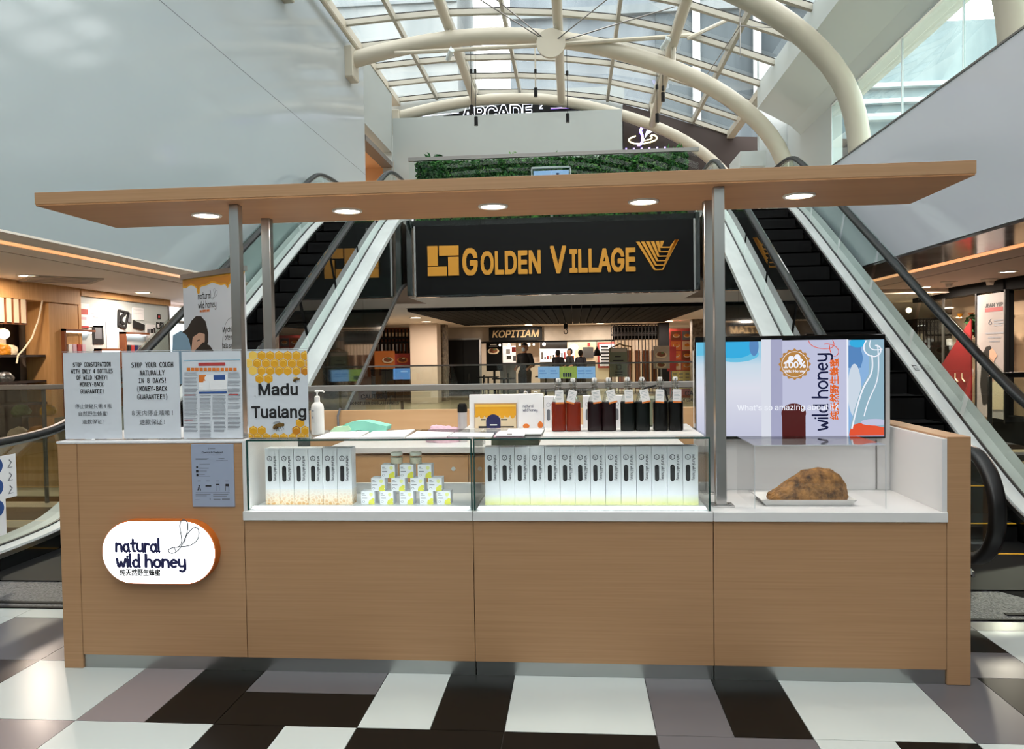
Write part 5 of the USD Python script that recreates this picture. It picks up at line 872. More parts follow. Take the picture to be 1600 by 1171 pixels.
bn(P((286, 519), (293, 515), (300, 502), (307, 495), (314, 495), (321, 503), (325, 520), (325, 535), (320, 548), (308, 556), (300, 548), (296, 530), (291, 522)), 'print_hair', .0013)
bn(P((300, 548), (302, 528), (312, 521), (320, 523), (320, 533), (314, 545), (307, 550), (304, 562)), 'print_skin', .0019); bn(P((306, 548), (318, 536), (328, 541), (338, 556), (342, 600), (300, 600), (301, 556)), 'print_hair', .0021); bn(line([bp(309, 533), bp(312, 531.5)], .008), 'print_hair', .0026)
u, v = bp(362, 530); bn(affinity.translate(affinity.scale(sg.Point(0, 0).buffer(1, 32).boundary.buffer(.012), .115, .20), u+.0, v-.06).intersection(R(0, 0, WB, 2)), 'ink_light', .0012)
for s, y in (('My child', 519), ('often', 531), ('falls sick', 544)): a, b = bp(357, y); bn(move(text(s, 8.2*kb, bold=0, sx=.76), a, b), 'ink', .0014, 'lettering')
a, b = bp(357, 556); bn(move(text('我的孩子经常生病', 4.2*kb, font=CJK, bold=1, sx=.8), a, b), 'ink_grey', .0014, 'lettering')

# ================================================================== LEFT GALLERY SHOPS (wall plane x = -7.3)
XW = -7.3
def lp(px, py, X=XW): p = at(px, py, X=X); return float(p[1]), float(p[2])
def lw(par, nm, a, b, c, d, m, x0=0.0, x1=.02, X=XW):
    """a box on the left wall between photograph corners (a, b) and (c, d)"""
    (y0, z1), (y1, z0) = lp(a, b, X), lp(c, d, X); return part(par, nm, bx(X+x0, X+x1, y0, y1, z0, z1), m, w=True)
struct('wall_shop_left', bx(-7.6, XW, 10.72, 13.22, 0, 2.50), 'white_wall'); struct('trim_8', cat_([bx(-7.45, XW+.06, 10.72, 13.22, 2.50, 2.62), bx(-7.45, XW+.05, 10.66, 10.72, 0, 2.62)]), 'wood_warm')
t = thing('bright_end_panes', 'glowing panes standing in for the bright area at the far end of the left gallery', 'window', (-7.2, 14.4, 0)); part(t, 'frame', cat_([bx(-7.4, -7.3, 13.24, 13.28, .6, 2.5), bx(-7.4, -7.3, 15.6, 15.65, .6, 2.5), bx(-7.4, -7.3, 13.24, 15.65, 2.20, 2.24)]), 'steel_dull', w=True); part(t, 'pane', bx(-7.36, -7.35, 13.28, 15.6, .6, 2.20), 'pane_glow', w=True); part(t, 'pane', bx(-7.36, -7.35, 13.28, 15.6, 2.26, 2.5), 'pane_glow', w=True)  # self-glowing panes put in for the bright area beyond
t = thing('bakery_stall', 'warm wood bakery shop front with a striped awning', 'shop front', (-7.3, 9.8, 0))
part(t, 'wood_panel', bx(-7.6, -7.25, 10.02, 10.64, 0, 2.36), 'wood_warm', w=True); part(t, 'header', bx(-7.6, -7.22, 8.4, 10.66, 2.36, 2.62), 'wood_warm', w=True); part(t, 'back_wall', bx(-7.76, -7.72, 8.4, 10.05, 0, 2.4), 'brown_clad', w=True)
(y0, z1), (y1, z0) = lp(-2, 461), lp(36, 508)
part(t, 'awning_frame', bx(-7.30, -7.24, y0-.3, y1, z0, z1), 'food_brown', w=True)
for k in range(8): part(t, 'awning_stripe', bx(-7.24, -7.225, y1-.11-.13*k, y1-.035-.13*k, z0+.02, z1-.03), 'food_cream', w=True)
for z in (.95, 1.25, 1.6): part(t, 'shelf', bx(-7.7, -7.3, 8.5, 10.0, z, z+.03), 'brown_clad', w=True)
part(t, 'price_board', bx(-7.70, -7.68, 9.3, 9.75, 1.7, 2.0), 'warm_panel', w=True); part(t, 'rope', tube([tuple(at(*q, X=-7.22)) for q in ((66, 470), (60, 500), (50, 528), (38, 545), (28, 556), (26, 568))], .012, 6), 'food_cream', w=True, smooth=40)
for k, (px, py, lab, m) in enumerate(((4, 553, 'round brown loaf lit on the upper bakery shelf', 'honey_dark'), (14, 553, 'pale bun beside the loaf on the upper bakery shelf', 'food_cream'), (6, 585, 'row of glass jars on the lower bakery shelf', 'steel_dull'))):
    y, z = lp(px, py, -7.45); single('loaf' if k < 2 else 'jar_row', lab, 'bread' if k < 2 else 'jars', lump(-7.45, y, (1.28 if k == 2 else 1.63), .10, .12, .10, k+3, .4), m, smooth=True)
t = thing('bakery_lamp', 'glowing warm globe lamp in the bakery', 'lamp', at(6, 522, X=-7.5)); part(t, 'globe', T(trimesh.creation.icosphere(2, .07), at(6, 522, X=-7.5)), 'warm_bulb', w=True, smooth=True); p = at(6, 522, X=-7.5); part(t, 'cord', tube([p, (p[0], p[1], 2.6)], .006, 5), 'black', w=True)
t = thing('bakery_counter', 'glass bakery counter with goods behind the left gallery railing', 'counter', (-6.4, 9.0, 0))
part(t, 'plinth', bx(-7.2, -5.9, 8.75, 9.4, 0, .55), 'wood_warm', w=True); part(t, 'glass_front', bx(-7.2, -5.9, 8.75, 8.76, .55, 1.2), 'clear_glass', w=True); part(t, 'top', bx(-7.2, -5.88, 8.73, 9.4, 1.2, 1.23), 'steel_dull', w=True); part(t, 'shelf', bx(-7.2, -5.9, 8.8, 9.4, .85, .865), 'clear_glass', w=True)
for k, (x, z, s, m, lab) in enumerate(((-7.0, .56, .12, 'food_cream', 'pale cake at the left end of the bakery counter'), (-6.75, .56, .13, 'honey_dark', 'golden cake in the bakery counter'), (-6.95, .87, .1, 'food_green', 'green wrapped pastry on the glass shelf'), (-6.6, .87, .09, 'honey', 'yellow pastry on the glass shelf'))): single('pastry', lab, 'pastry', lump(x, 9.05, z, s, s, s*.9, k+20, .5), m, smooth=True)
t = thing('gift_bag', 'pale gift bag with a red side in the bakery counter', 'bag', (-6.25, 9.0, .56)); part(t, 'bag', bx(-6.42, -6.12, 8.9, 9.1, .56, .84, .01), 'food_cream', w=True); part(t, 'side', bx(-6.118, -6.02, 8.9, 9.1, .56, .84, .01), 'print_red', w=True); part(t, 'handle', tube([(-6.35, 9, .84), (-6.3, 9, .90), (-6.22, 9, .90), (-6.18, 9, .84)], .006, 6), 'food_cream', w=True)
# phone shop: posters, niches
for a, b, c, d, lab, extra in ((115, 473, 139, 513, 'white price poster with a red foot left of the phone shop niches', [(118, 482, 136, 492, 'poster_red'), (116, 509, 138, 513, 'print_red'), (120, 495, 134, 500, 'pink')]), (138, 482, 160, 512, 'plain white notice right of the red-footed poster', [(142, 489, 156, 491, 'ink_light'), (144, 495, 152, 497, 'ink_light')]), (165, 504, 183, 548, 'tall white poster between the two lit niches', [(168, 512, 178, 514, 'ink_light')]), (206, 480, 224, 501, 'white notice board with ruled lines above the black panel', [(208, 484, 222, 485, 'ink_light'), (208, 490, 222, 491, 'ink_light')]), (227, 507, 242, 535, 'white phone poster with three dark phones', [(229, 514, 233, 521, 'ink_grey'), (234, 514, 238, 521, 'ink'), (239, 513, 242, 521, 'ink')]), (144, 509, 161, 538, 'dark framed photograph under the plain notice', [(147, 512, 158, 530, 'ink_grey')]), (245, 491, 250, 499, 'small dark picture at the right end of the phone shop', [(246, 493, 249, 497, 'print_red')]), (244, 504, 249, 514, 'small framed picture, left of a pair', [(245, 506, 248, 512, 'paper')]), (250, 504, 255, 514, 'small framed picture, right of a pair', [(251, 506, 254, 512, 'ink_grey')])):
    (y0, z1), (y1, z0) = lp(a, b), lp(c, d); t = thing('wall_poster', lab, 'poster', (XW, (y0+y1)/2, z0)); lw(t, 'sheet', a, b, c, d, 'ink' if 'dark' in lab[:14] or 'framed' in lab[:14] else 'paper', .0, .012)
    for e in extra: lw(t, 'print', *e, x0=.012, x1=.014)
t = thing('phone_sign', 'black outline sign of a telephone receiver', 'sign', (XW, 11.9, 2.1)); q = [lp(*a) for a in ((184, 485), (199, 489), (194, 513), (183, 508))]; mm = ext(line(q+[q[0]], .03), .02); v = mm.vertices.copy(); mm.vertices = np.stack([XW+.01+v[:, 2], v[:, 0], v[:, 1]], 1); part(t, 'outline', mm, 'ink', w=True)
q = [lp(*a) for a in ((193, 491), (188, 495), (187, 502), (191, 506))]; mm = ext(line(q, .05), .02); v = mm.vertices.copy(); mm.vertices = np.stack([XW+.01+v[:, 2], v[:, 0], v[:, 1]], 1); part(t, 'receiver', mm, 'ink', w=True); lw(t, 'receiver', 198, 490, 203, 504, 'ink_grey', .0, .03)
q = [lp(*a) for a in ((207, 501), (224, 508), (223, 516), (207, 512))]; mm = prism_yz(q, XW, XW+.03); single('black_board', 'slanted black board above the right niche', 'board', mm, 'ink')
for a, b, c, d, lab in ((90, 514, 141, 556, 'lit display niche with pink packages, left one of the phone shop'), (186, 519, 226, 556, 'lit display niche with dark bags, right one of the phone shop'), (147, 545, 184, 556, 'low lit display case between the two niches')):
    (y0, z1), (y1, z0) = lp(a, b), lp(c, d); t = thing('display_niche', lab, 'display niche', (XW, (y0+y1)/2, .8)); part(t, 'frame', cat_([bx(XW, XW+.10, y0, y1, z1-.03, z1), bx(XW, XW+.10, y0, y0+.04, .8, z1)]), 'food_brown', w=True); part(t, 'back', bx(XW, XW+.01, y0+.04, y1, .8, z1-.03), 'white_wall', w=True); part(t, 'light', bx(XW+.02, XW+.06, y0+.06, y1-.04, z1-.05, z1-.03), 'led_white', w=True); part(t, 'shelf', bx(XW+.01, XW+.10, y0+.04, y1, 1.52, 1.54), 'clear_glass', w=True)
    if a != 147:
        for k in range(4): part(t, 'package', bx(XW+.02, XW+.08, y0+.12+.10*k, y0+.19+.10*k, 1.54, min(z1-.1, 1.78)), ['paper', 'pink', 'print_red', 'pink'][k] if a == 90 else ['ink', 'print_red', 'ink_navy', 'ink_grey'][k], w=True)
    else: part(t, 'package', bx(XW+.02, XW+.08, y0+.1, y0+.3, .85, 1.2), 'ink', w=True)
# ceiling things
for k, (x, y) in enumerate(SIDE_LAMPS):
    z = 2.60 if x < 0 else 2.63; lab = ['nearer round downlight in the left gallery ceiling', 'farther round downlight in the left gallery ceiling', 'added round downlight brightening the left gallery, outside the picture', 'round downlight over the shop window in the right gallery', 'round downlight before the lit banner in the right gallery', 'added unseen round downlight brightening the right gallery'][k]
    t = thing('ceiling_downlight', lab, 'downlight', (x, y, z-.012)); part(t, 'ring', lathe([(.10, 0), (.125, 0), (.125, .012), (.10, .012)], 24), 'lamp_trim'); part(t, 'lamp_face', cyl(.10, .004, .010, 24), 'lamp_face')
for k, (x, y) in enumerate(COURT_LAMPS):
    lab = ['round downlight left of the food court name board', 'round downlight right of the food court name board', 'round downlight by the hanging hook', 'round downlight above the red food posters', 'round downlight in front of the beige pillar', 'round downlight hidden behind the right post'][k]
    t = thing('court_downlight', lab, 'downlight', (x, y, 2.525)); part(t, 'ring', lathe([(.14, 0), (.17, 0), (.17, .012), (.14, .012)], 20), 'lamp_trim'); part(t, 'lamp_face', cyl(.14, .003, .010, 20), 'lamp_face')
for px, py, z, lab in ((1483, 440, 2.63, 'small smoke detector on the right gallery ceiling'), (1547, 436, 2.63, 'larger white ceiling detector on the right gallery ceiling')):
    p = at(px, py, Z=z); t = thing('smoke_detector', lab, 'detector', (p[0], p[1], z-.1)); part(t, 'body', lathe([(0, 0), (.05, .0), (.06, .06), (.12, .09), (.12, .1), (0, .1)], 18), 'beige_wall', smooth=40); part(t, 'ring', lathe([(.12, .085), (.13, .09), (.13, .1), (.12, .1)], 18), 'stone')
p = at(95, 437, Z=2.6); t = thing('ceiling_vent', 'diamond-shaped air vent panel in the left gallery ceiling', 'vent', (p[0], p[1], 2.585)); part(t, 'plate', T(bx(-.42, .42, -.42, .42, 0, .014), rz=45), 'stone'); 
for k in range(4): part(t, 'slot', T(bx(-.36, .36, -.3+.2*k-.03, -.3+.2*k+.03, -.002, .001), rz=45), 'ink_grey')

# ================================================================== RIGHT GALLERY SHOPS (wall plane x = 6.9)
XR_ = 6.9
def rw(par, nm, a, b, c, d, m, x0=.0, x1=.02, X=XR_):
    (y0, z1), (y1, z0) = lp(a, b, X), lp(c, d, X); return part(par, nm, bx(X-x1, X-x0, y0, y1, z0, z1), m, w=True)
struct('wall_shop_right', cat_([bx(XR_, 7.2, 9, 12.0, 0, 2.65), bx(XR_, 7.1, 13.0, 13.25, 0, 2.65), bx(XR_-.02, 7.1, 12.9, 16.2, 2.45, 2.65), bx(XR_, 7.1, 12.0, 13.0, 0, .42), bx(XR_, 7.1, 12, 13, 2.44, 2.65)]), 'dark_panel')
t = thing('lightbox_banner', 'tall lit hair salon banner with a woman looking up, right edge of the picture', 'banner', (XR_-.05, 12.5, .4))
rw(t, 'panel', 1531, 462, 1574.5, 656, 'banner_lit', 0.0, .05); X2 = XR_-.052
def rflat(g, m, nm='print', o=0):
    mm = flat(g, (X2-o, 0, 0), .002, (0, -1, 0), (0, 0, 1)); part(t, nm, mm, m, w=True)
def rt(s, px, py, wpx, hpx, m, bold=1, nm='lettering'):
    (ya, z0), (yb, _), (_, z1) = lp(px-wpx/2, py, X2), lp(px+wpx/2, py, X2), lp(px, py-hpx, X2); g = text(s, z1-z0, bold=bold); b = g.bounds; rflat(move(affinity.scale(g, abs(ya-yb)/(b[2]-b[0]), 1, origin=(0, 0)), -(ya+yb)/2, z0), m, nm)
rt('JEAN YIP', 1553, 481, 28, 7, 'ink', 2); (ya, za), (yb, zb2) = lp(1539, 482, X2), lp(1567, 485.5, X2); rflat(R(-ya, zb2, -yb, za), 'print_red')
rt('6', 1547, 508, 5, 9, 'ink_grey', 0)
for a_, b_, w_ in ((1553, 500, 14), (1553, 504, 18), (1553, 508, 12), (1540, 520, 28), (1544, 527, 20), (1546, 533, 16)):
    (ya, za), (yb, zb_) = lp(a_, b_, X2), lp(a_+w_, b_+1.2, X2); rflat(R(-ya, zb_, -yb, za), 'ink_light')
RP_ = lambda *q: sg.Polygon([(-lp(*a, X2)[0], lp(*a, X2)[1]) for a in q]).buffer(.006)
rflat(RP_((1537, 552), (1541, 543), (1547, 541), (1550, 546), (1547, 556), (1547, 585), (1546, 630), (1536, 632), (1532, 600), (1534, 575)), 'print_hair', o=.002); rflat(RP_((1547, 548), (1551, 545), (1556, 552), (1558, 556), (1554, 562), (1552, 570), (1560, 580), (1566, 600), (1562, 636), (1549, 636), (1547, 600), (1546, 565)), 'print_skin', o=.004)
rflat(RP_((1550, 600), (1562, 590), (1570, 610), (1568, 640), (1550, 640)), 'food_cream', o=.006)
part(t, 'frame', cat_([bx(XR_-.06, XR_, lp(1531, 560, XR_)[0], lp(1531, 560, XR_)[0]+.04, .3, 2.45), bx(XR_-.06, XR_, lp(1574.5, 560, XR_)[0]-.04, lp(1574.5, 560, XR_)[0], .3, 2.45)]), 'black', w=True)
t = thing('shop_window', 'glass shop window with lit shelves of goods in the right gallery', 'shop window', (XR_, 14.4, 0)); part(t, 'pane', bx(XR_-.01, XR_, 13.25, 16.0, 0, 2.45), 'clear_glass', w=True); part(t, 'mullion', bx(XR_-.03, XR_, 14.9, 14.94, 0, 2.45), 'steel_dull', w=True); part(t, 'back_wall', bx(7.55, 7.6, 13.2, 16, 0, 2.6), 'case_back', w=True)
for z in (1.0, 1.55, 2.05): part(t, 'shelf', bx(7.1, 7.5, 13.4, 15.9, z, z+.02), 'clear_glass', w=True)
part(t, 'lamp', T(trimesh.creation.icosphere(2, .06), tuple(at(1420, 485, X=7.2))), 'warm_bulb', w=True, smooth=True)
gm = [('honey_dark', .09), ('food_brown', .10), ('leaf_dark', .12), ('paper', .07), ('print_red', .07), ('food_cream', .08)]
VS = [('honey_dark', 'golden'), ('food_brown', 'brown'), ('leaf_dark', 'dark green'), ('bottle_white', 'white'), ('print_red', 'red'), ('stone', 'grey')]
for k in range(18):
    n_, r_ = k % 6, k//6; m, colr = VS[(n_*5+r_*2) % 6]; s = (.055, .06, .05)[r_]
    g_ = [lathe([(0, 0), (s*.7, 0), (s, s*.8), (s*.8, s*1.8), (s*.35, s*2.3), (s*.4, s*2.8), (0, s*2.8)], 14), lathe([(0, 0), (s*.9, 0), (s, s*.2), (s, s*2), (s*.6, s*2.2), (0, s*2.2)], 14), lathe([(0, 0), (s*.5, 0), (s*.3, s*.6), (s*.9, s*1.5), (s*1.1, s*2), (0, s*2)], 14)][r_]
    single('vase', f"{colr} {['vase', 'jar', 'goblet'][r_]} on the {['lowest', 'middle', 'top'][r_]} shelf of the right shop window", ['vase', 'jar', 'goblet'][r_], T(g_, (7.3, 13.55+.4*n_, (1.02, 1.57, 2.07)[r_])), m, smooth=40)
p = at(1500, 505, X=6.95); single('shop_plant', 'dark bushy plant behind the right shop window glass', 'plant', leaves(220, ((6.95, 13.35, 1.75), (7.1, 14.2, 2.08)), .16, 77), 'leaf_dark')
q = [lp(*a, XR_) for a in ((1522, 498), (1475, 571), (1522, 634))]; t = thing('shop_board', 'red three-cornered shop panel with small cream hooks', 'panel', (XR_-.05, 13.6, .6)); part(t, 'board', prism_yz(q, XR_-.05, XR_-.03), 'red_wall', w=True)
for a in (1498, 1509): part(t, 'hook', tube([(XR_-.06, *lp(a, 583, XR_)), (XR_-.06, *lp(a, 592, XR_)), (XR_-.06, *lp(a+4, 597, XR_))], .012, 6), 'food_cream', w=True)

# ================================================================== FOOD COURT (front at y = 28)
YK = 28.0
def kp(px, py, Y=YK): return pl(px, py, Y)
def kb(par, nm, a, b, c, d, m, Y=YK, th=.05, z0=None):
    (x0, z1), (x1, zz) = kp(a, d, Y), kp(c, b, Y); zz = max(z for _, z in (kp(a, b, Y), kp(c, b, Y))); zb_ = min(kp(a, d, Y)[1], kp(c, d, Y)[1]) if z0 is None else z0
    return part(par, nm, bx(x0, x1, Y-th, Y, zb_, zz), m, w=True)
def kt(nm, lab, cat, Y=YK, px=800, py=560): x, z = kp(px, py, Y); return thing(nm, lab, cat, (x, Y, max(0, z)))
struct('wall_court_front', cat_([bx(-12, kp(700, 540)[0], YK, YK+.15, 1.98, 2.54), bx(kp(700, 540)[0], kp(958, 540)[0], YK, YK+.15, 1.98, 2.54)]), 'stone'); struct('trim_9', bx(kp(697, 540)[0], kp(960, 540)[0], YK-.06, YK, 1.93, 1.99), 'dark_panel')
struct('pillar_1', bx(kp(641, 550, 24)[0], kp(683, 550, 24)[0], 24, 24.7, 0, 2.54), 'beige_wall'); struct('pillar_2', bx(kp(683, 550, 25)[0], kp(696, 550, 25)[0], 25, 25.6, 0, 2.54), 'mosaic'); struct('pillar_3', bx(kp(806, 550, 29)[0], kp(843, 550, 29)[0], 29, 29.3, 0, 2.0), 'beige_wall'); struct('pillar_4', bx(kp(1082, 550, 24.5)[0], kp(1100, 550, 24.5)[0], 24.5, 25.0, 0, 2.54), 'mosaic'); struct('pillar_5', bx(kp(1030, 550, 27)[0], kp(1046, 550, 27)[0], 27, 27.5, 0, 2.54), 'black')
t = kt('name_board', 'black KOPITIAM name board with gold brush lettering', 'sign', px=805, py=532); kb(t, 'board', 764.5, 512.5, 847, 531.5, 'sign_black', 27.9, .08); (x0, z0), (x1, z1) = kp(769, 528.5, 27.8), kp(843, 516, 27.8)
g = affinity.skew(text('KOPITIAM', z1-z0-.02, bold=2), 10); b = g.bounds; part(t, 'lettering', flat(move(affinity.scale(g, (x1-x0)/(b[2]-b[0]), 1, origin=(b[0], 0)), x0-b[0], z0+.02), (0, 27.815, 0), .01), 'gold_brush', w=True)
for k, px in enumerate((781, 795, 812, 826, 834, 850)): x, z = kp(px, 532, 27.96); t = thing('spot_lamp', f"{['first', 'second', 'third', 'fourth', 'fifth', 'sixth'][k]} warm spotlight from left under the food court name board", 'spotlight', (x, 27.96, 1.86)); part(t, 'bulb', trimesh.creation.icosphere(2, .045+.02*(k % 2)), 'warm_bulb', smooth=True); part(t, 'stem', cyl(.015, .0, .12, 8), 'black')
t = kt('sliding_shutter', 'closed black folding shutter at the left of the food court', 'shutter', px=724, py=600)
for a, b_ in ((698, 724), (724.6, 750)): kb(t, 'shutter_panel', a, 531, b_, 606, 'black', 27.8, .06, z0=.02)
kb(t, 'top_rail', 697, 529.5, 751, 531, 'steel_dull', 27.8, .07); kb(t, 'frame', 750, 531, 752, 606, 'steel', 27.8, .07, z0=.02)
# far food posters, kitchen wall, stalls
def plate(par, cx, cy, r, Y, mm=('food_cream', 'food_brown', 'food_green')):
    u, v = kp(cx, cy, Y); s = Y/FPX; part(par, 'picture', flat(ell(u, v, r*s, r*.55*s), (0, Y-.001, 0), .004), mm[0], w=True); part(par, 'picture', flat(ell(u, v+.02, r*.7*s, r*.42*s), (0, Y-.006, 0), .004), mm[1], w=True); part(par, 'picture', flat(ell(u+r*.2*s, v+.06, r*.25*s, r*.15*s), (0, Y-.011, 0), .004), mm[2], w=True)
t = kt('food_poster', 'black food poster with a plate of noodles, left of the open food court', 'poster', px=772, py=560); kb(t, 'board', 760, 532, 785, 563, 'dark_panel', 28.4, .04, z0=.9); kb(t, 'leg', 771, 560, 774, 600, 'black', 28.42, .02, z0=0); plate(t, 771, 549, 9, 28.35); kb(t, 'print', 766, 538, 776, 539.5, 'paper', 28.355, .004); kb(t, 'print', 764, 541, 778, 542, 'ink_light', 28.355, .004)
t = kt('light_panel', 'small bright white menu panel at the food court entrance', 'menu panel', px=786, py=560); kb(t, 'panel', 784, 533, 792, 541, 'stall_light', 28.6, .04); kb(t, 'bracket', 787, 512, 789, 533, 'black', 28.6, .03)
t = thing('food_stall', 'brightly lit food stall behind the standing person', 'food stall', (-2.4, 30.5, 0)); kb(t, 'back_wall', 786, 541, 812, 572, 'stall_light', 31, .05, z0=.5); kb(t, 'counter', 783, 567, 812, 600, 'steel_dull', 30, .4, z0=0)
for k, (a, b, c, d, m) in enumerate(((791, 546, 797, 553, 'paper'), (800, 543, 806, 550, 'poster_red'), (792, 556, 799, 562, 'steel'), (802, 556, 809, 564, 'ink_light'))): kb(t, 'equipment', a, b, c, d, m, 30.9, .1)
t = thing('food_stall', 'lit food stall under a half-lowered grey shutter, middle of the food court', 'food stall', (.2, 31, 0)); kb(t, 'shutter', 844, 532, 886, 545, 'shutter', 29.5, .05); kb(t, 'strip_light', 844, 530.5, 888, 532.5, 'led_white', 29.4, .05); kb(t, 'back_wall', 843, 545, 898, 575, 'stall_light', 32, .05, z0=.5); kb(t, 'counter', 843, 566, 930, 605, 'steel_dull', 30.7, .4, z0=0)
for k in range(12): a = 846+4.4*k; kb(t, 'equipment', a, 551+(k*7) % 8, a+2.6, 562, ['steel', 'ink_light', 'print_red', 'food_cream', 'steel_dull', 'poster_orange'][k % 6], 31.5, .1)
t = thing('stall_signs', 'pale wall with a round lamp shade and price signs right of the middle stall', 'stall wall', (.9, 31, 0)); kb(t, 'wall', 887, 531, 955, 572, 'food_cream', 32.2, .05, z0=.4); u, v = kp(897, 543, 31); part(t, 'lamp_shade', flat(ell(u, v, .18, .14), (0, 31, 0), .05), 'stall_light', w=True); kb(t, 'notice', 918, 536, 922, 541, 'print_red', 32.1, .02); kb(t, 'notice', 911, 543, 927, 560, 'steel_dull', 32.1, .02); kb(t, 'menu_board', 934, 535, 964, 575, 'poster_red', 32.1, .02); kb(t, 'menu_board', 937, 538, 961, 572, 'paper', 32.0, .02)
for k in range(6): kb(t, 'menu_line', 939, 541+5*k, 950+(k*5) % 9, 543+5*k, 'ink', 31.95, .01)
t = kt('bell_lamp', 'dark bell-shaped pendant shade in the food court', 'pendant lamp', 29.5, 933, 556); u, v = kp(933, 556, 29.5); part(t, 'shade', T(lathe([(.0, .0), (.16, 0), (.14, .12), (.03, .3), (.02, .34), (0, .34)], 16), (u, 29.5, v)), 'black', w=True, smooth=40); part(t, 'cord', tube([(u, 29.5, v+.33), (u, 29.5, 2.5)], .012, 5), 'black', w=True)
# lattice gate
t = thing('lattice_gate', 'black lattice grille with ovals along its top, right of the food court', 'grille', (2.5, 27.4, 0)); (xa, _), (xb, _) = kp(955, 540, 27.4), kp(1030, 540, 27.4); n = 14
[part(t, 'rail', bx(xa, xb, 27.38, 27.42, z, z+.03), 'grille', w=True) for z in (2.49, 2.16, 2.11, .05)]
for k in range(n+1):
    x = xa+(xb-xa)*k/n; part(t, 'bar', bx(x-.014, x+.014, 27.385, 27.415, .05, 2.49), 'grille', w=True)
    if k < n: part(t, 'oval', flat(ell(0, 0, .05, .11).difference(ell(0, 0, .036, .094)), (x+(xb-xa)/n/2, 27.41, 2.32), .02), 'grille', w=True)
part(t, 'post', bx(xb, xb+.05, 27.36, 27.44, 0, 2.54), 'black', w=True)
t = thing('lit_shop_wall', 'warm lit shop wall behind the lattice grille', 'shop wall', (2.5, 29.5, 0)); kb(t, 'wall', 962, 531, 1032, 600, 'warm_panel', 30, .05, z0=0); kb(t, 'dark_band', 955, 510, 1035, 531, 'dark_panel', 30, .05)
for k in range(5): kb(t, 'shelf_unit', 966+13*k, 548, 974+13*k, 590, 'food_brown', 29.8, .1, z0=.1)
# posters right
t = kt('food_poster', 'tall red poster with many food pictures at the right of the food court', 'poster', 25.5, 1064, 600); kb(t, 'board', 1046.5, 514, 1083, 600, 'poster_red', 25.5, .05, z0=.0)
for i in range(2):
    for j in range(4): a, b = 1049+17*i, 518+15.5*j; kb(t, 'picture', a, b, a+15, b+13.5, ['food_brown', 'ink_grey', 'poster_orange', 'food_cream', 'poster_orange', 'food_brown', 'food_cream', 'poster_orange'][i+2*j], 25.44, .01); plate(t, a+7.5, b+7, 5.2, 25.42, ('food_cream', 'honey_dark', 'print_red'))
kb(t, 'price_panel', 1048, 580, 1082, 601, 'poster_yellow', 25.43, .012, z0=.3)
for i in range(3):
    for j in range(3): kb(t, 'price_line', 1051+10*i, 584+5.5*j, 1057+10*i, 585+5.5*j, 'ink_grey', 25.41, .006)
t = kt('food_placard', 'brown food placard with a bowl picture in front of the black pillar', 'placard', 24.2, 1038, 575); kb(t, 'board', 1021, 541, 1046, 576, 'stone', 24.2, .03); plate(t, 1033, 555, 9, 24.16); plate(t, 1033, 571, 8, 24.16); kb(t, 'leg', 1032, 576, 1034, 596, 'steel_dull', 24.2, .02, z0=0)
t = kt('red_stand', 'plain red notice board behind the food placard', 'notice', 24.6, 1050, 576); kb(t, 'board', 1042, 542, 1056, 580, 'print_red', 24.6, .03); kb(t, 'leg', 1048, 580, 1050, 600, 'steel_dull', 24.6, .02, z0=0)
t = kt('menu_stand', 'olive queue notice stand with a looped frame', 'notice stand', 22.5, 966, 590); kb(t, 'board', 953, 544, 980, 589, 'olive', 22.5, .04); kb(t, 'header', 954, 545, 979, 550, 'stone', 22.44, .01)
(u, v), s = kp(967, 574, 22.44), 22.44/FPX; part(t, 'print', flat(R(u-3.5*s, v-3.5*s, u+3.5*s, v+3.5*s).difference(R(u-2.5*s, v-2.5*s, u+2.5*s, v+2.5*s)), (0, 22.44, 0), .006), 'ink', w=True)
for a, b, w_ in ((961, 557, 9), (958, 563, 16), (961, 581, 12), (961, 585, 12)): kb(t, 'print', a, b, a+w_, b+1.3, 'ink', 22.44, .006)
(x0, z0), (x1, z1) = kp(953, 589, 22.55), kp(986, 541, 22.55); part(t, 'frame', tube([(x0, 22.55, 0), (x0, 22.55, z1-.06), (x0+.2, 22.55, z1+.02), (x0+.3, 22.55, z1+.07), (x0+.4, 22.55, z1+.02), (x1, 22.55, z1-.02), (x1+.02, 22.55, z1-.10), (x1, 22.55, 0)], .022, 8), 'bronze', w=True, smooth=40)
t = kt('hook', 'black hanging pulley hook under the food court ceiling', 'hook', 24, 884, 520); u, v = kp(884, 515, 24); part(t, 'block', bx(u-.06, u+.06, 23.94, 24.06, v+.02, 2.45), 'black', w=True); part(t, 'hook_ring', tube([(u+.055*math.sin(a), 24, v-.07+.07*math.cos(a)) for a in np.linspace(.2, 5.2, 16)], .014, 6), 'black', w=True, smooth=40); part(t, 'stem', tube([(u, 24, 2.4), (u, 24, 2.54)], .012, 5), 'black', w=True)
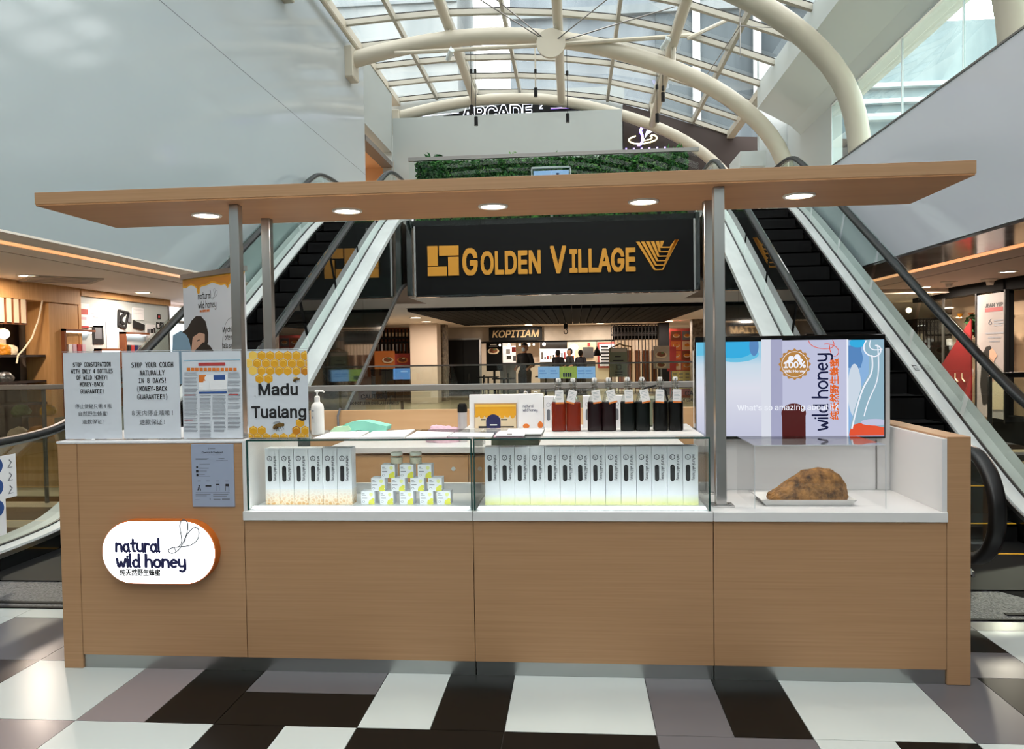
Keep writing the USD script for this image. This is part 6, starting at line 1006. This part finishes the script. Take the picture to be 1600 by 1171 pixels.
# screens on the far balustrade, bottle racks and posters at the left
t = kt('screen_and_reflection', 'row of pale blue digital screens low in front of the food court', 'screen', 19.4, 885, 592); 
for k, (a, c, m) in enumerate(((841, 857.5, 'scr_skyblue'), (858, 874, 'scr_skyblue'), (874.5, 901, 'scr_green'), (901.5, 912, 'scr_skyblue'), (912.5, 930, 'scr_skyblue'))): kb(t, 'screen', a, 573, c, 591.5, m, 19.4, .03)
for a in (843, 860, 903, 915): kb(t, 'screen_text', a, 579, a+9, 580.5, 'scr_blue', 19.365, .004); kb(t, 'screen_text', a, 583, a+11, 584, 'scr_blue', 19.365, .004)
for k in range(4): kb(t, 'screen_image', 880+3.5*k, 583, 882.5+3.5*k, 589.5, 'scr_navy', 19.365, .004)
kb(t, 'stand', 884, 592, 888, 600, 'black', 19.4, .03, z0=0)
t = kt('screen_and_reflection', 'added panel imitating a reflection of the blue screens, between the escalator and the beige pillar', 'screen', 19.5, 630, 592); kb(t, 'screen', 615, 576, 641, 593, 'scr_blue', 19.5, .03); kb(t, 'screen_text', 626, 580, 637, 581.5, 'scr_skyblue', 19.46, .004); kb(t, 'stand', 626, 593, 630, 602, 'black', 19.5, .03, z0=0)  # added glowing panel, imitates the far screens mirrored here
t = thing('bottle_rack', 'dark wall rack of hanging bottles at the left of the food court', 'rack', (-6, 25.8, 0)); kb(t, 'back', 560, 513, 640, 600, 'food_brown', 26.2, .04, z0=0)
for k in range(11): a = 580+5.5*k; kb(t, 'bottle', a, 520, a+3, 526, 'food_cream', 26.1, .04); kb(t, 'rack_bar', a+3.6, 515, a+4.4, 552, 'black', 26.1, .05)
for z in (528, 535): kb(t, 'rack_bar', 575, z, 640, z+1.5, 'black', 26.05, .05)
for k in range(9): a = 584+6*k; kb(t, 'bottle', a, 538, a+2.2, 549, ['steel', 'steel_dull', 'bottle_white'][k % 3], 26.1, .04)
t = kt('food_poster', 'pair of orange food posters under the bottle rack', 'poster', 25.4, 612, 575); kb(t, 'board', 586, 549, 617, 577, 'poster_orange', 25.4, .04); kb(t, 'board', 617.5, 553, 641, 574, 'poster_red', 25.4, .04); plate(t, 606, 563, 9, 25.3); plate(t, 629, 563, 9, 25.3, ('poster_orange', 'food_brown', 'food_cream'))
t = kt('low_wall', 'black low counter under the orange food posters', 'counter', 25.6, 612, 600); kb(t, 'front', 584, 578, 643, 606, 'black', 25.6, .3, z0=0); kb(t, 'top', 583, 577, 644, 578.5, 'dark_panel', 25.6, .35)
t = kt('led_sign', 'red glowing LED text sign seen past the left escalator', 'sign', 24, 465, 520); kb(t, 'board', 452, 512, 474, 530, 'black', 24, .06); u, v = kp(463, 525, 23.93); part(t, 'lettering', flat(unary_union([ell(-.08, .07, .06, .07).difference(ell(-.08, .07, .02, .03)), line([(-.02, .14), (-.03, .02)], .03), ell(.08, .09, .055, .055).difference(ell(.08, .09, .02, .02)), line([(.13, .14), (.10, 0)], .03)]), (u, 23.93, v-.05), .01), 'red_led', w=True); kb(t, 'bracket', 462, 505, 464, 512, 'black', 24, .03)
# tables and chairs in the court
def px_at(px, Y): return float(at(px, 560, Y=Y)[0])
def table_set(x, y, lab):
    t = thing('cafe_table', 'dark square cafe table '+lab, 'table', (x, y, 0)); part(t, 'top', bx(-.35, .35, -.35, .35, .72, .75, .004), 'dark_panel'); part(t, 'column', cyl(.03, .02, .72, 10), 'black'); part(t, 'foot', bx(-.25, .25, -.25, .25, 0, .025), 'black')
ch0 = None
def chair(x, y, rz, lab):
    global ch0
    if ch0 is not None: return dup(ch0, (x, y, 0), rz, lab)
    t = ch0 = thing('cafe_chair', lab, 'chair', (x, y, 0), rz); part(t, 'seat', bx(-.2, .2, -.2, .2, .43, .46, .004), 'dark_panel')
    for a in (-.18, .18):
        for b in (-.18, .18): part(t, 'leg', bx(a-.014, a+.014, b-.014, b+.014, 0, .43 if b < 0 else .85), 'black')
    part(t, 'backrest', bx(-.2, .2, .17, .195, .62, .86, .004), 'dark_panel')
for x, y, lab in ((-3.0, 26.3, 'behind the standing person'), (-1.0, 26.2, 'in the middle before the bright stall'), (.2, 28.2, 'close to the middle stall counter'), (-2.3, 24.6, 'near the far balustrade')): table_set(x, y, lab)
for x, y, rz, lab in ((-3.5, 26.3, 90, 'dark cafe chair at the left of the table beside the standing person'), (-2.5, 26.5, -90, 'dark cafe chair between the standing person and the table'), (-2.75, 24.5, 90, 'dark cafe chair near the far balustrade, left side of its table'), (-1.75, 26.2, 90, 'dark empty cafe chair, leftmost before the middle stall'), (.2, 27.4, 180, 'dark empty cafe chair nearest the middle stall counter'), (-.25, 26.2, -90, 'dark empty cafe chair below the pale stall wall')): chair(x, y, rz, lab)
person('person standing in dark clothes and a pale face mask in the food court', (px_at(820, 23.0), 23.0, 0), -20, False, 'shirt_black', True, arms='front', sc=1.04)
person('person in dark clothes standing at the bright middle stall, leftmost of three', (px_at(872, 29.3), 29.3, 0), 170, False, 'shirt_dark', False, arms='up', sc=.93)
person('person in black turned aside at the middle stall, second of three', (px_at(890, 28.4), 28.4, 0), -60, False, 'shirt_black', False, arms='front', sc=.95)
person('person in dark clothes beside the pale stall wall, rightmost of three', (px_at(907.5, 29.2), 29.2, 0), 150, False, 'shirt_dark', False, arms='front', sc=.92)
